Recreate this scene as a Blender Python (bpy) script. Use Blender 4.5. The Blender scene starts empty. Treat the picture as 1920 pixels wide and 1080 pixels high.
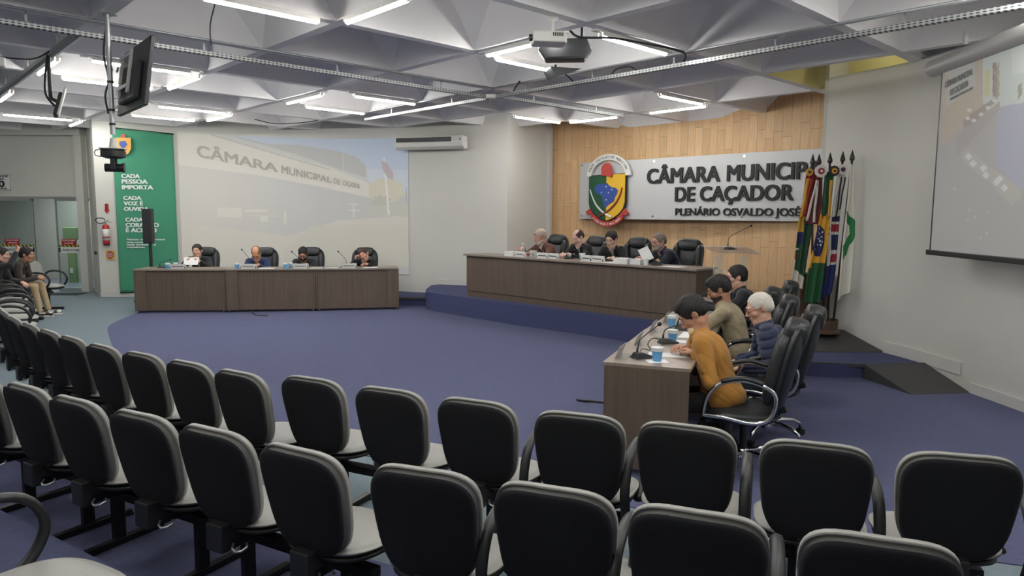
import bpy, bmesh, math, random
import numpy as np
from mathutils import Vector, Matrix, Euler
random.seed(7); PI = math.pi
sc = bpy.context.scene
C = bpy.context.collection

# ---------------------------------------------------------------- camera, world, exposure
EYE = Vector((0, 0, 1.75))
cam_d = bpy.data.cameras.new('camera'); cam = bpy.data.objects.new('camera', cam_d); C.objects.link(cam)
cam_d.sensor_width = 36; cam_d.lens = 24.75; cam_d.clip_start = 0.05; cam_d.clip_end = 100
Rr = ((0.999978685, 0.000684876, 0.00649310533), (0.00652912492, -0.104893333, -0.994462045), (0.0, 0.994483243, -0.104895569))
cam.matrix_world = Matrix(((Rr[0][0], -Rr[1][0], -Rr[2][0], EYE.x), (Rr[0][1], -Rr[1][1], -Rr[2][1], EYE.y),
                           (Rr[0][2], -Rr[1][2], -Rr[2][2], EYE.z), (0, 0, 0, 1)))
sc.camera = cam
w = bpy.data.worlds.new('world'); sc.world = w; w.use_nodes = True
w.node_tree.nodes['Background'].inputs[0].default_value = (0.75, 0.85, 1, 1)
w.node_tree.nodes['Background'].inputs[1].default_value = 0.03
vs = sc.view_settings
vs.view_transform = 'Standard'; vs.look = 'None'; vs.gamma = 1.0; vs.use_curve_mapping = False
vs.exposure = 0.74
TUBE_POWER = 58.0

# ---------------------------------------------------------------- materials
def lin(c):
    return tuple(((v/255)/12.92 if v/255 <= 0.04045 else (((v/255)+0.055)/1.055)**2.4) for v in c[:3])
MATS = {}
def mat(name, col, rough=0.6, metal=0.0, var=0.0, vscale=8.0, bump=0.0, bscale=60.0, emit=None, estr=0, alpha=None, trans=0.0, sheen=0.0, spec=0.5, stretch=None, coat=0.0):
    if name in MATS: return MATS[name]
    m = bpy.data.materials.new(name); m.use_nodes = True; MATS[name] = m
    nt = m.node_tree; b = nt.nodes['Principled BSDF']
    c = lin(col)
    b.inputs['Base Color'].default_value = (*c, 1); b.inputs['Roughness'].default_value = rough
    b.inputs['Metallic'].default_value = metal; b.inputs['Specular IOR Level'].default_value = spec
    if coat: b.inputs['Coat Weight'].default_value = coat; b.inputs['Coat Roughness'].default_value = 0.25
    if sheen: b.inputs['Sheen Weight'].default_value = sheen
    if trans: b.inputs['Transmission Weight'].default_value = trans; b.inputs['IOR'].default_value = 1.45
    if emit: b.inputs['Emission Color'].default_value = (*lin(emit), 1); b.inputs['Emission Strength'].default_value = estr
    if alpha is not None: b.inputs['Alpha'].default_value = alpha
    if var or bump or stretch:
        tc = nt.nodes.new('ShaderNodeTexCoord'); mp = nt.nodes.new('ShaderNodeMapping')
        nt.links.new(tc.outputs['Object'], mp.inputs[0])
        if stretch: mp.inputs['Scale'].default_value = stretch
    if var:
        n = nt.nodes.new('ShaderNodeTexNoise'); n.inputs['Scale'].default_value = vscale; n.inputs['Detail'].default_value = 5
        nt.links.new(mp.outputs[0], n.inputs[0])
        r = nt.nodes.new('ShaderNodeValToRGB')
        r.color_ramp.elements[0].position = 0.3; r.color_ramp.elements[1].position = 0.7
        r.color_ramp.elements[0].color = (*[v*(1-var) for v in c], 1); r.color_ramp.elements[1].color = (*[min(1, v*(1+var)) for v in c], 1)
        nt.links.new(n.outputs[0], r.inputs[0]); nt.links.new(r.outputs[0], b.inputs['Base Color'])
    if bump:
        n2 = nt.nodes.new('ShaderNodeTexNoise'); n2.inputs['Scale'].default_value = bscale; n2.inputs['Detail'].default_value = 3
        nt.links.new(mp.outputs[0], n2.inputs[0])
        bp = nt.nodes.new('ShaderNodeBump'); bp.inputs['Strength'].default_value = bump; bp.inputs['Distance'].default_value = 0.01
        nt.links.new(n2.outputs[0], bp.inputs['Height']); nt.links.new(bp.outputs[0], b.inputs['Normal'])
    return m
def vcmat(name, rough=0.8, estr=0.0):
    if name in MATS: return MATS[name]
    m = bpy.data.materials.new(name); m.use_nodes = True; MATS[name] = m
    nt = m.node_tree; b = nt.nodes['Principled BSDF']; a = nt.nodes.new('ShaderNodeVertexColor'); a.layer_name = 'Col'
    nt.links.new(a.outputs[0], b.inputs['Base Color']); b.inputs['Roughness'].default_value = rough
    if estr:
        nt.links.new(a.outputs[0], b.inputs['Emission Color']); b.inputs['Emission Strength'].default_value = estr
    return m
def wood_planks(name, c1, c2, width, hlen, rough=0.5):
    m = bpy.data.materials.new(name); m.use_nodes = True; MATS[name] = m; nt = m.node_tree; b = nt.nodes['Principled BSDF']; N = nt.nodes.new; LK = nt.links.new
    tc = N('ShaderNodeTexCoord'); sp = N('ShaderNodeSeparateXYZ'); LK(tc.outputs['UV'], sp.inputs[0])
    def mth(op, a, b_=None):
        n = N('ShaderNodeMath'); n.operation = op
        for i, v in enumerate((a, b_)):
            if v is None: continue
            if isinstance(v, (int, float)): n.inputs[i].default_value = v
            else: LK(v, n.inputs[i])
        return n.outputs[0]
    u = mth('DIVIDE', sp.outputs[0], width); cell = mth('FLOOR', u); fu = mth('FRACT', u)
    wn = N('ShaderNodeTexWhiteNoise'); wn.noise_dimensions = '1D'; LK(cell, wn.inputs['W'])
    vv = mth('ADD', mth('DIVIDE', sp.outputs[1], hlen), wn.outputs['Value']); fv = mth('FRACT', vv)
    line = mth('MAXIMUM', mth('LESS_THAN', fu, 0.028), mth('LESS_THAN', fv, 0.006))
    cb = N('ShaderNodeCombineXYZ'); LK(cell, cb.inputs[0]); LK(mth('FLOOR', vv), cb.inputs[1])
    w2 = N('ShaderNodeTexWhiteNoise'); w2.noise_dimensions = '2D'; LK(cb.outputs[0], w2.inputs['Vector'])
    mx = N('ShaderNodeMix'); mx.data_type = 'RGBA'; LK(w2.outputs['Value'], mx.inputs[0]); mx.inputs[6].default_value = (*lin(c1), 1); mx.inputs[7].default_value = (*lin(c2), 1)
    mp = N('ShaderNodeMapping'); LK(tc.outputs['UV'], mp.inputs[0]); mp.inputs['Scale'].default_value = (40, 2, 1)
    n = N('ShaderNodeTexNoise'); LK(mp.outputs[0], n.inputs[0]); n.inputs['Scale'].default_value = 1.5; n.inputs['Detail'].default_value = 6
    r = N('ShaderNodeValToRGB'); r.color_ramp.elements[0].color = (0.85, 0.85, 0.85, 1); r.color_ramp.elements[1].color = (1.08, 1.08, 1.08, 1)
    r.color_ramp.elements[0].position = 0.3; r.color_ramp.elements[1].position = 0.7; LK(n.outputs[0], r.inputs[0])
    m2 = N('ShaderNodeMix'); m2.data_type = 'RGBA'; m2.blend_type = 'MULTIPLY'; m2.inputs[0].default_value = 1; LK(mx.outputs[2], m2.inputs[6]); LK(r.outputs[0], m2.inputs[7])
    m3 = N('ShaderNodeMix'); m3.data_type = 'RGBA'; LK(line, m3.inputs[0]); LK(m2.outputs[2], m3.inputs[6]); m3.inputs[7].default_value = (*lin([v*0.6 for v in c1]), 1)
    LK(m3.outputs[2], b.inputs['Base Color']); b.inputs['Roughness'].default_value = rough
    return m

M_wall = mat('painted_wall', (205, 204, 197), 0.85, var=0.02, vscale=1.5, bump=0.05, bscale=120)
M_ceil = mat('painted_concrete', (233, 231, 231), 0.9, var=0.03, vscale=2, bump=0.08, bscale=50)
M_yellow = mat('yellow_lit_coffer', (222, 212, 150), 0.9)  # warm light inside the coffer, put into its colour
M_white = mat('white_paint', (214, 212, 206), 0.5)
M_trim = mat('trim_white', (205, 203, 198), 0.5)
M_alu = mat('aluminium', (190, 192, 194), 0.35, 0.9)
M_galv = mat('galvanised_steel', (175, 178, 180), 0.4, 0.75)
M_dark = mat('tray_slots', (42, 44, 46), 0.7)
M_carpet = mat('blue_carpet', (85, 89, 121), 0.97, var=0.10, vscale=35, bump=0.5, bscale=400)
M_floorg = mat('grey_green_carpet', (116, 130, 138), 0.97, var=0.07, vscale=30, bump=0.4, bscale=400)
M_stage = mat('navy_carpet', (66, 72, 108), 0.97, var=0.10, vscale=35, bump=0.5, bscale=400)
M_black = mat('black_plastic', (30, 31, 33), 0.45)
M_blackm = mat('black_metal', (24, 24, 26), 0.4, 0.3)
M_ramp = mat('ramp_rubber', (66, 65, 66), 0.75, var=0.06, vscale=20)
M_chrome = mat('chrome', (220, 222, 225), 0.12, 1.0)
M_leather = mat('black_leather', (36, 39, 42), 0.38, bump=0.25, bscale=90, spec=0.5)
M_fabback = mat('black_chair_back', (33, 34, 37), 0.9, bump=0.3, bscale=300, spec=0.2)
M_vinyl = mat('grey_vinyl', (146, 145, 140), 0.5, var=0.03, vscale=5, bump=0.06, bscale=120)
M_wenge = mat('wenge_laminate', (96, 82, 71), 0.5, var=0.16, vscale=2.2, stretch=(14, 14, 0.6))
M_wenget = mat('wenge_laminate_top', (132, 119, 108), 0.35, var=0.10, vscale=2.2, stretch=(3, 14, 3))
M_darkwood = mat('dark_brown_wood', (84, 62, 48), 0.55, var=0.15, vscale=2, stretch=(10, 10, 1))
M_glass = mat('clear_glass', (225, 235, 232), 0.02, trans=1.0)
M_acryl = mat('clear_acrylic', (226, 230, 228), 0.08, alpha=0.28)
M_paper = mat('white_paper', (225, 225, 225), 0.8)
M_tube = mat('lit_tube', (255, 255, 255), 0.5, emit=(253, 252, 247), estr=TUBE_POWER)

# ---------------------------------------------------------------- object helpers
def tag(o, label=None, cat=None, group=None, kind=None):
    if label: o['label'] = label
    if cat: o['category'] = cat
    if group: o['group'] = group
    if kind: o['kind'] = kind
    return o
def empty(name, label, cat, loc=(0, 0, 0), rz=0.0, group=None):
    o = bpy.data.objects.new(name, None); C.objects.link(o); o.location = loc; o.rotation_euler = (0, 0, rz)
    o.empty_display_size = 0.1
    return tag(o, label, cat, group)
def mkobj(name, me, parent=None):
    o = bpy.data.objects.new(name, me); C.objects.link(o); o.parent = parent
    return o
def copy_tree(o, parent=None):
    c = o.copy(); C.objects.link(c); c.parent = parent
    for ch in list(o.children): copy_tree(ch, c)
    return c
class MB:
    def __init__(s): s.v = []; s.f = []; s.mi = []; s.cur = 0
    def add(s, vs_, fs):
        n = len(s.v); s.v += [tuple(p) for p in vs_]; s.f += [tuple(i+n for i in f) for f in fs]; s.mi += [s.cur]*len(fs); return s
    def box(s, c, d, rz=0.0, M=None):
        x, y, z = d[0]/2, d[1]/2, d[2]/2
        P = [Vector(p) for p in ((-x,-y,-z),(x,-y,-z),(x,y,-z),(-x,y,-z),(-x,-y,z),(x,-y,z),(x,y,z),(-x,y,z))]
        R = M if M is not None else Matrix.Rotation(rz, 3, 'Z')
        return s.add([R@p+Vector(c) for p in P], [(0,3,2,1),(4,5,6,7),(0,1,5,4),(1,2,6,5),(2,3,7,6),(3,0,4,7)])
    def bar(s, a, b, wd, ht, up=(0, 0, 1)):
        a, b = Vector(a), Vector(b); d = (b-a); L = d.length; d.normalize(); u = Vector(up)
        r = d.cross(u); r.normalize(); u = r.cross(d)
        M = Matrix((r, d, u)).transposed()
        return s.box((a+b)/2, (wd, L, ht), M=M)
    def tube(s, pts, r, n=8, cap=True, closed=False):
        pts = [Vector(p) for p in pts]; m = len(pts); rs = r if isinstance(r, (list, tuple)) else [r]*m
        vs_, fs = [], []; prev = None
        for i, p in enumerate(pts):
            if closed: t = pts[(i+1) % m]-pts[i-1]
            else: t = pts[min(i+1, m-1)]-pts[max(i-1, 0)]
            t.normalize()
            if prev is None:
                a = Vector((0, 0, 1)) if abs(t.z) < 0.9 else Vector((1, 0, 0)); u = t.cross(a).normalized()
            else: u = (prev-t*prev.dot(t)).normalized()
            prev = u; vv = t.cross(u)
            for k in range(n):
                an = 2*PI*k/n; vs_.append(p+(u*math.cos(an)+vv*math.sin(an))*rs[i])
        for i in range(m if closed else m-1):
            for k in range(n):
                j = (i+1) % m
                fs.append((i*n+k, i*n+(k+1) % n, j*n+(k+1) % n, j*n+k))
        if cap and not closed: fs.append(tuple(range(n))[::-1]); fs.append(tuple((m-1)*n+k for k in range(n)))
        return s.add(vs_, fs)
    def cyl(s, a, b, r, r2=None, n=16): return s.tube([a, b], [r, r if r2 is None else r2], n)
    def lathe(s, prof, c=(0, 0, 0), n=20, axis=None):
        vs_, fs = [], []; m = len(prof)
        for (r, z) in prof:
            for k in range(n):
                an = 2*PI*k/n; p = Vector((r*math.cos(an), r*math.sin(an), z))
                if axis: p = axis@p
                vs_.append(p+Vector(c))
        for i in range(m-1):
            for k in range(n): fs.append((i*n+k, i*n+(k+1) % n, (i+1)*n+(k+1) % n, (i+1)*n+k))
        fs.append(tuple(range(n))[::-1]); fs.append(tuple((m-1)*n+k for k in range(n)))
        return s.add(vs_, fs)
    def prism(s, pts, h0, h1, M=None, off=(0, 0, 0)):
        n = len(pts); f = (lambda p: (M@Vector(p))+Vector(off)) if M is not None else (lambda p: Vector(p)+Vector(off))
        vs_ = [f((x, y, h0)) for x, y in pts]+[f((x, y, h1)) for x, y in pts]
        ar = sum(pts[i][0]*pts[(i+1) % n][1]-pts[(i+1) % n][0]*pts[i][1] for i in range(n))
        fs = [tuple(range(n))[::-1], tuple(range(n, 2*n))]+[(i, (i+1) % n, n+(i+1) % n, n+i) for i in range(n)]
        if ar < 0: fs = [f_[::-1] for f_ in fs]
        return s.add(vs_, fs)
    def sphere(s, c, r, n=12, m=8):
        rr = r if isinstance(r, (list, tuple)) else (r, r, r)
        vs_ = [Vector((c[0], c[1], c[2]+rr[2]))]; fs = []
        for i in range(1, m):
            a = PI*i/m
            for k in range(n):
                b = 2*PI*k/n; vs_.append(Vector((c[0]+rr[0]*math.sin(a)*math.cos(b), c[1]+rr[1]*math.sin(a)*math.sin(b), c[2]+rr[2]*math.cos(a))))
        vs_.append(Vector((c[0], c[1], c[2]-rr[2]))); L = len(vs_)-1
        for k in range(n): fs.append((0, 1+k, 1+(k+1) % n)); fs.append((L, L-n+(k+1) % n, L-n+k))
        for i in range(m-2):
            for k in range(n):
                a = 1+i*n+k; b = 1+i*n+(k+1) % n; fs.append((a, a+n, b+n, b))
        return s.add(vs_, fs)
    def build(s, name, m, parent=None, smooth=False, bevel=0.0, seg=2, kind=None, angle=None):
        me = bpy.data.meshes.new(name); me.from_pydata([tuple(v) for v in s.v], [], s.f); me.update()
        for mm in (m if isinstance(m, (list, tuple)) else [m]): me.materials.append(mm)
        if isinstance(m, (list, tuple)): me.polygons.foreach_set('material_index', s.mi)
        if smooth: me.polygons.foreach_set('use_smooth', [True]*len(me.polygons))
        o = mkobj(name, me, parent)
        if angle is not None:
            me.polygons.foreach_set('use_smooth', [True]*len(me.polygons)); me.set_sharp_from_angle(angle=math.radians(angle))
        if bevel:
            b = o.modifiers.new('bevel', 'BEVEL'); b.width = bevel; b.segments = seg; b.limit_method = 'ANGLE'
        if kind: o['kind'] = kind
        return o
def pad(outline, yf, yb, rings=(0.0, 0.35, 0.65, 0.85, 0.94, 1.0), curve=0.0, n=40, crown=0.012, edge=0.018):
    """cushion in the local XZ plane: front face at y=yf, back at y=yb; outline(t)->(x,z)"""
    b = MB(); pts = [outline(2*PI*k/n) for k in range(n)]
    def layer(sgn, y0):
        out = []
        for r in rings[1:]:
            e = max(0.0, (r-0.8)/0.2); y = y0 - sgn*(crown*r*r+edge*(1-math.sqrt(max(0, 1-e*e))))
            out.append([(x*r, y, z*r) for x, z in pts])
        return out
    vs_, fs = [], []
    L = layer(1, yf); vs_.append((0, yf, 0))
    for ring in L: vs_ += ring
    K = len(L)
    for k in range(n): fs.append((0, 1+(k+1) % n, 1+k))
    for i in range(K-1):
        for k in range(n): a = 1+i*n+k; c = 1+i*n+(k+1) % n; fs.append((a, c, c+n, a+n))
    off = len(vs_); L2 = layer(-1, yb); vs_.append((0, yb, 0))
    for ring in L2: vs_ += ring
    for k in range(n): fs.append((off, off+1+k, off+1+(k+1) % n))
    for i in range(K-1):
        for k in range(n): a = off+1+i*n+k; c = off+1+i*n+(k+1) % n; fs.append((a, a+n, c+n, c))
    for k in range(n):
        a = 1+(K-1)*n+k; c = 1+(K-1)*n+(k+1) % n; d = off+1+(K-1)*n+k; e = off+1+(K-1)*n+(k+1) % n; fs.append((a, c, e, d))
    vs_ = [(x, y+curve*x*x, z) for x, y, z in vs_]
    b.add(vs_, fs); return b
def supell(a, bb, n=4.0, taper=0.0, ox=0.0, oz=0.0):
    def f(t):
        c, s_ = math.cos(t), math.sin(t)
        x = a*math.copysign(abs(c)**(2/n), c); z = bb*math.copysign(abs(s_)**(2/n), s_)
        return (x*(1+taper*z/bb)+ox, z+oz)
    return f
def xf(b, M):
    b.v = [tuple(M@Vector(p)) for p in b.v]; return b
def T3(x=0, y=0, z=0, rx=0, ry=0, rz=0):
    return Matrix.Translation((x, y, z))@Euler((rx, ry, rz)).to_matrix().to_4x4()
_tcache = {}
def text_mesh(txt, size=1.0, bold=0.0, ext=0.0, align='LEFT', sx=1.0):
    """returns verts, faces of filled lettering in the XY plane"""
    key = (txt, size, bold, ext, align, sx)
    if key in _tcache: return _tcache[key]
    cu = bpy.data.curves.new('lettering', 'FONT'); cu.body = txt; cu.size = size; cu.extrude = ext
    cu.align_x = align; cu.resolution_u = 4; cu.fill_mode = 'BOTH'
    o = bpy.data.objects.new('lettering', cu); C.objects.link(o)
    dg = bpy.context.evaluated_depsgraph_get(); me = bpy.data.meshes.new_from_object(o.evaluated_get(dg))
    V = [(v.co.x*sx, v.co.y, v.co.z) for v in me.vertices]; F = [tuple(p.vertices) for p in me.polygons]
    bpy.data.objects.remove(o); bpy.data.curves.remove(cu); bpy.data.meshes.remove(me)
    if bold:      # heavier strokes: the same outline repeated at small shifts
        n = len(V); V0, F0 = V, F; V, F = [], []
        for k, (dx, dy) in enumerate(((0, 0), (bold, bold*.6), (-bold, bold*.6), (bold, -bold*.6), (-bold, -bold*.6))):
            V = V+[(a+dx, b_+dy, c+0.0006*k) for a, b_, c in V0]; F = F+[tuple(i+n*k for i in f) for f in F0]
    _tcache[key] = (V, F); return V, F
def add_text(b, txt, M, **kw):
    V, F = text_mesh(txt, **kw); b.add([M@Vector(p) for p in V], F); return b
def plane_frame(origin, xdir, up=(0, 0, 1)):
    x = Vector(xdir).normalized(); u = Vector(up).normalized(); n = x.cross(u)
    M = Matrix((x, u, n)).transposed().to_4x4(); M.translation = Vector(origin); return M   # local x along, y up, z out of the wall
def image_mesh(name, nu, nv, pos, colf, m, parent=None):
    """grid whose vertices carry their own picture colours: pos(U,V)->xyz, colf(U,V)->rgb 0..255, U,V in 0..1"""
    U, V = np.meshgrid(np.linspace(0, 1, nu), np.linspace(0, 1, nv)); U = U.ravel(); V = V.ravel()
    P = np.stack(pos(U, V), 1); c = np.clip(colf(U, V), 0, 255)/255.0
    c = np.where(c <= 0.04045, c/12.92, ((c+0.055)/1.055)**2.4)
    i = np.arange(nu*nv).reshape(nv, nu); F = np.stack([i[:-1, :-1], i[:-1, 1:], i[1:, 1:], i[1:, :-1]], -1).reshape(-1, 4)
    me = bpy.data.meshes.new(name); me.from_pydata(P.tolist(), [], F.tolist()); me.update()
    at = me.color_attributes.new('Col', 'FLOAT_COLOR', 'POINT')
    at.data.foreach_set('color', np.concatenate([c, np.ones((len(c), 1))], 1).astype(np.float32).ravel())
    me.materials.append(m); me.polygons.foreach_set('use_smooth', [True]*len(me.polygons))
    return mkobj(name, me, parent)
def inpoly(x, y, poly):
    r = np.zeros(x.shape, bool); n = len(poly)
    for i in range(n):
        x1, y1 = poly[i]; x2, y2 = poly[(i+1) % n]
        with np.errstate(divide='ignore', invalid='ignore'):
            c = ((y1 > y) != (y2 > y)) & (x < (x2-x1)*(y-y1)/(y2-y1+1e-12)+x1)
        r ^= c
    return r
# ---------------------------------------------------------------- room shell
ZC = 3.45
GA = math.radians(43.28); gc, gs = math.cos(GA), math.sin(GA)
def G(b, a): return (gc*b-gs*a, gs*b+gc*a)           # ceiling grid (b across, a along) to world
# floors
def slab(name, pts, z0, z1, m, **kw):
    b = MB(); b.prism(pts, z0, z1); o = b.build(name, m, None, kind='structure', **kw); return o
slab('floor', [(-13, -4), (8, -4), (8, 18), (-13, 18)], -0.2, 0.0, M_floorg)
def smooth_line(p, n=8):
    out = []
    for i in range(len(p)-1):
        p0 = Vector(p[max(i-1, 0)]); p1 = Vector(p[i]); p2 = Vector(p[i+1]); p3 = Vector(p[min(i+2, len(p)-1)])
        for k in range(n):
            t = k/n; out.append(tuple(0.5*((2*p1)+(p2-p0)*t+(2*p0-5*p1+4*p2-p3)*t*t+(3*p1-p0-3*p2+p3)*t**3)))
    out.append(tuple(p[-1])); return out
arc = smooth_line([(-6.6, 15.2), (-6.62, 13.2), (-6.44, 11.86), (-6.18, 10.7), (-5.67, 9.79), (-5.05, 8.83), (-4.1, 7.5), (-2.9, 6.25), (-1.5, 5.2), (0, 4.4), (1.5, 3.75), (3.2, 3.2), (5.2, 2.7)])
slab('floor_blue_area', arc+[(5.2, 12), (5.0, 15.2)], 0.0, 0.006, M_carpet)
rowb = smooth_line([(-6.5, 6.6), (-4.4, 5.35), (-2.3, 4.2), (-0.75, 3.42), (1.0, 2.6), (3.0, 1.85), (5.2, 1.3)])
slab('floor_rear_area', rowb+[(5.2, -4), (-10, -4), (-10, 6.6)], 0.0, 0.006, M_carpet)
slab('floor_tier', [(-6.2, 5.75), (-2.8, 3.66), (-1.55, 2.87), (0.2, 1.95), (2.0, 1.2), (4.6, 0.4), (4.6, -3.9), (-6.2, -3.9)], 0.0, 0.16, M_carpet)
# stage, its low steps and ramps
slab('floor_stage', smooth_line([(-1.6, 13.9), (-1.58, 12.85), (-1.2, 12.3), (-0.02, 11.05), (1.1, 10.05), (1.95, 9.22)], 6)+[(2.5, 8.82), (3.05, 8.68), (4.16, 8.66), (5.8, 9.8), (5.7, 11.0), (0.85, 15.4), (-0.4, 15.3)], 0.0, 0.33, M_stage)
slab('floor_stage_step', [(-2.35, 13.25), (-1.57, 13.25), (-1.57, 14.1), (-2.35, 14.4)], 0.0, 0.15, M_stage)
slab('floor_landing', smooth_line([(3.05, 8.7), (2.98, 8.0), (3.15, 7.62), (3.5, 7.5), (3.8, 7.49)], 5)+[(4.52, 7.56), (4.43, 8.18), (4.2, 8.7)], 0.0, 0.15, M_stage)
b = MB(); b.bar((3.15, 7.6, 0.145), (3.8, 7.47, 0.145), 0.03, 0.035); b.bar((3.8, 7.47, 0.145), (4.52, 7.54, 0.145), 0.03, 0.035)
b.build('trim_1', M_ramp, None, kind='structure')
b = MB(); b.bar((-2.36, 13.24, 0.145), (-1.6, 13.24, 0.145), 0.03, 0.035); b.build('trim_2', M_ramp, None, kind='structure')
r = tag(MB().add([(3.93, 6.78, 0.008), (4.57, 6.86, 0.008), (4.5, 7.55, 0.165), (3.8, 7.47, 0.165), (3.93, 6.78, 0), (4.57, 6.86, 0), (4.5, 7.55, 0), (3.8, 7.47, 0)],
    [(0,1,2,3),(7,6,5,4),(0,4,5,1),(1,5,6,2),(2,6,7,3),(3,7,4,0)]).build('access_ramp', M_ramp, None), 'dark grey wedge ramp from the blue floor up to the low landing', 'ramp')
r = tag(MB().add([(3.5, 8.17, 0.158), (4.4, 8.19, 0.158), (4.12, 8.64, 0.345), (3.5, 8.66, 0.345), (3.5, 8.17, 0.15), (4.4, 8.19, 0.15), (4.12, 8.64, 0.15), (3.5, 8.66, 0.15)],
    [(0,1,2,3),(7,6,5,4),(0,4,5,1),(1,5,6,2),(2,6,7,3),(3,7,4,0)]).build('access_ramp', M_ramp, None), 'dark grey ramp from the low landing up to the stage, beneath the flags', 'ramp')
# walls
def wall(name, line, z0, z1, m, thick=0.15, uv=False):
    """vertical wall along a polyline seen from its right-hand side... offset away from the room"""
    b = MB(); n = len(line); L = [Vector((p[0], p[1], 0)) for p in line]; N = []
    for i in range(n):
        t = L[min(i+1, n-1)]-L[max(i-1, 0)]; t.normalize(); N.append(Vector((-t.y, t.x, 0)))
    vs_ = []
    for i in range(n):
        a, o = L[i], L[i]+N[i]*thick
        vs_ += [(a.x, a.y, z0), (a.x, a.y, z1), (o.x, o.y, z0), (o.x, o.y, z1)]
    fs = []
    for i in range(n-1):
        a = 4*i; c = a+4
        fs += [(a, c, c+1, a+1), (a+2, a+3, c+3, c+2), (a+1, c+1, c+3, a+3), (a, a+2, c+2, c)]
    fs += [(0, 1, 3, 2), (4*n-4, 4*n-2, 4*n-1, 4*n-3)]
    b.add(vs_, fs); o = b.build(name, m, None, kind='structure', angle=30)
    if uv:
        s = [0.0]
        for i in range(1, n): s.append(s[-1]+(L[i]-L[i-1]).length)
        me = o.data; ul = me.uv_layers.new(name='UVMap')
        for lp in me.loops:
            vi = lp.vertex_index; ul.data[lp.index].uv = (s[vi//4], me.vertices[vi].co.z)
    return o
BACK = smooth_line([(-8.42, 14.33), (-7.5, 14.42), (-6.7, 14.62), (-5.2, 14.85), (-3.6, 14.8), (-2.2, 14.35), (-0.95, 13.92), (-0.1, 13.72)], 6)
wall('wall_back', BACK, 0, ZC+0.6, M_wall)
wall('wall_back_recess', [(-0.1, 13.72), (0.28, 14.3), (0.74, 14.92)], 0.3, ZC+0.6, M_wall)
WOOD = smooth_line([(0.8, 15.05), (1.95, 14.35), (3.05, 13.3), (3.95, 12.25), (4.9, 11.1), (5.5, 10.35)], 5)
M_oak = wood_planks('oak_panelling', (222, 184, 138), (207, 168, 123), 0.155, 0.9)
wall('wall_back_panelling', WOOD, 0.3, ZC+0.6, M_oak, uv=True)
wall('wall_right_return', [(5.5, 10.35), (4.35, 9.4), (4.0, 9.15)], 0.3, ZC+0.6, M_wall, thick=-0.05)
RIGHT = smooth_line([(3.97, 9.08), (4.16, 8.66), (4.4, 8.2), (4.52, 7.56), (4.58, 6.88), (4.62, 6.16), (4.68, 4.5), (4.7, 2), (4.7, -4)], 5)
wall('wall_right', RIGHT, 0, ZC+0.02, M_wall)
wall('wall_rear', [(4.7, -4), (-13, -4)], 0, ZC+0.6, M_wall)
wall('wall_left', [(-13, -4), (-13, 15.4)], 0, ZC+0.6, M_wall)
# left entrance: jamb, lintel and glazed doors
wall('wall_left_jamb', [(-9.2, 15.42), (-8.44, 14.37)], 0, ZC+0.6, M_wall, thick=0.05)
wall('wall_entrance', [(-13, 15.42), (-9.2, 15.42)], 2.02, ZC+0.6, M_wall)
b = MB(); b.box((-11.1, 15.3, 3.5), (3.8, 0.22, 0.3)); b.box((-9.3, 15.33, 1.7), (0.16, 0.16, 3.4)); b.build('trim_3', M_wall, None, kind='structure')
wall('wall_hall', [(-13.5, 18.2), (-6.5, 18.2)], 0, ZC, mat('hall_wall', (150, 156, 148), 0.8))
slab('ceiling_hall', [(-13.5, 15.5), (-6.5, 15.5), (-6.5, 18.3), (-13.5, 18.3)], 2.6, 2.7, M_wall)
slab('floor_hall', [(-13.5, 15.6), (-6.5, 15.6), (-6.5, 18.3), (-13.5, 18.3)], 0.0, 0.004, mat('hall_floor', (96, 104, 118), 0.4))
# baseboards
def base(name, line, z, h=0.1, t=0.02):
    b = MB()
    for i in range(len(line)-1):
        p, q = Vector((*line[i][:2], 0)), Vector((*line[i+1][:2], 0)); d = (q-p).normalized(); nn = Vector((d.y, -d.x, 0))*t/2
        b.bar((p.x+nn.x, p.y+nn.y, z+h/2), (q.x+nn.x, q.y+nn.y, z+h/2), t, h)
    b.build(name, M_trim, None, kind='structure')
base('baseboard_back', [p for p in BACK if p[0] < -2.4], 0.0)
base('baseboard_stage', [p for p in BACK if p[0] > -1.55], 0.33)
base('baseboard_right', [p for p in RIGHT if 1 < p[1] < 7.0], 0.0, 0.11)
base('baseboard_landing', [p for p in RIGHT if 6.95 < p[1] < 8.3], 0.15, 0.13)
b = MB(); b.bar((0.70, 14.86, 1.9), (0.70, 14.86, 1.9+1e-3), 0.02, 0.02); b = MB(); b.box((0.76, 14.9, 1.95), (0.1, 0.1, 3.3), rz=0.9); b.build('trim_4', M_trim, None, kind='structure')
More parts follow.
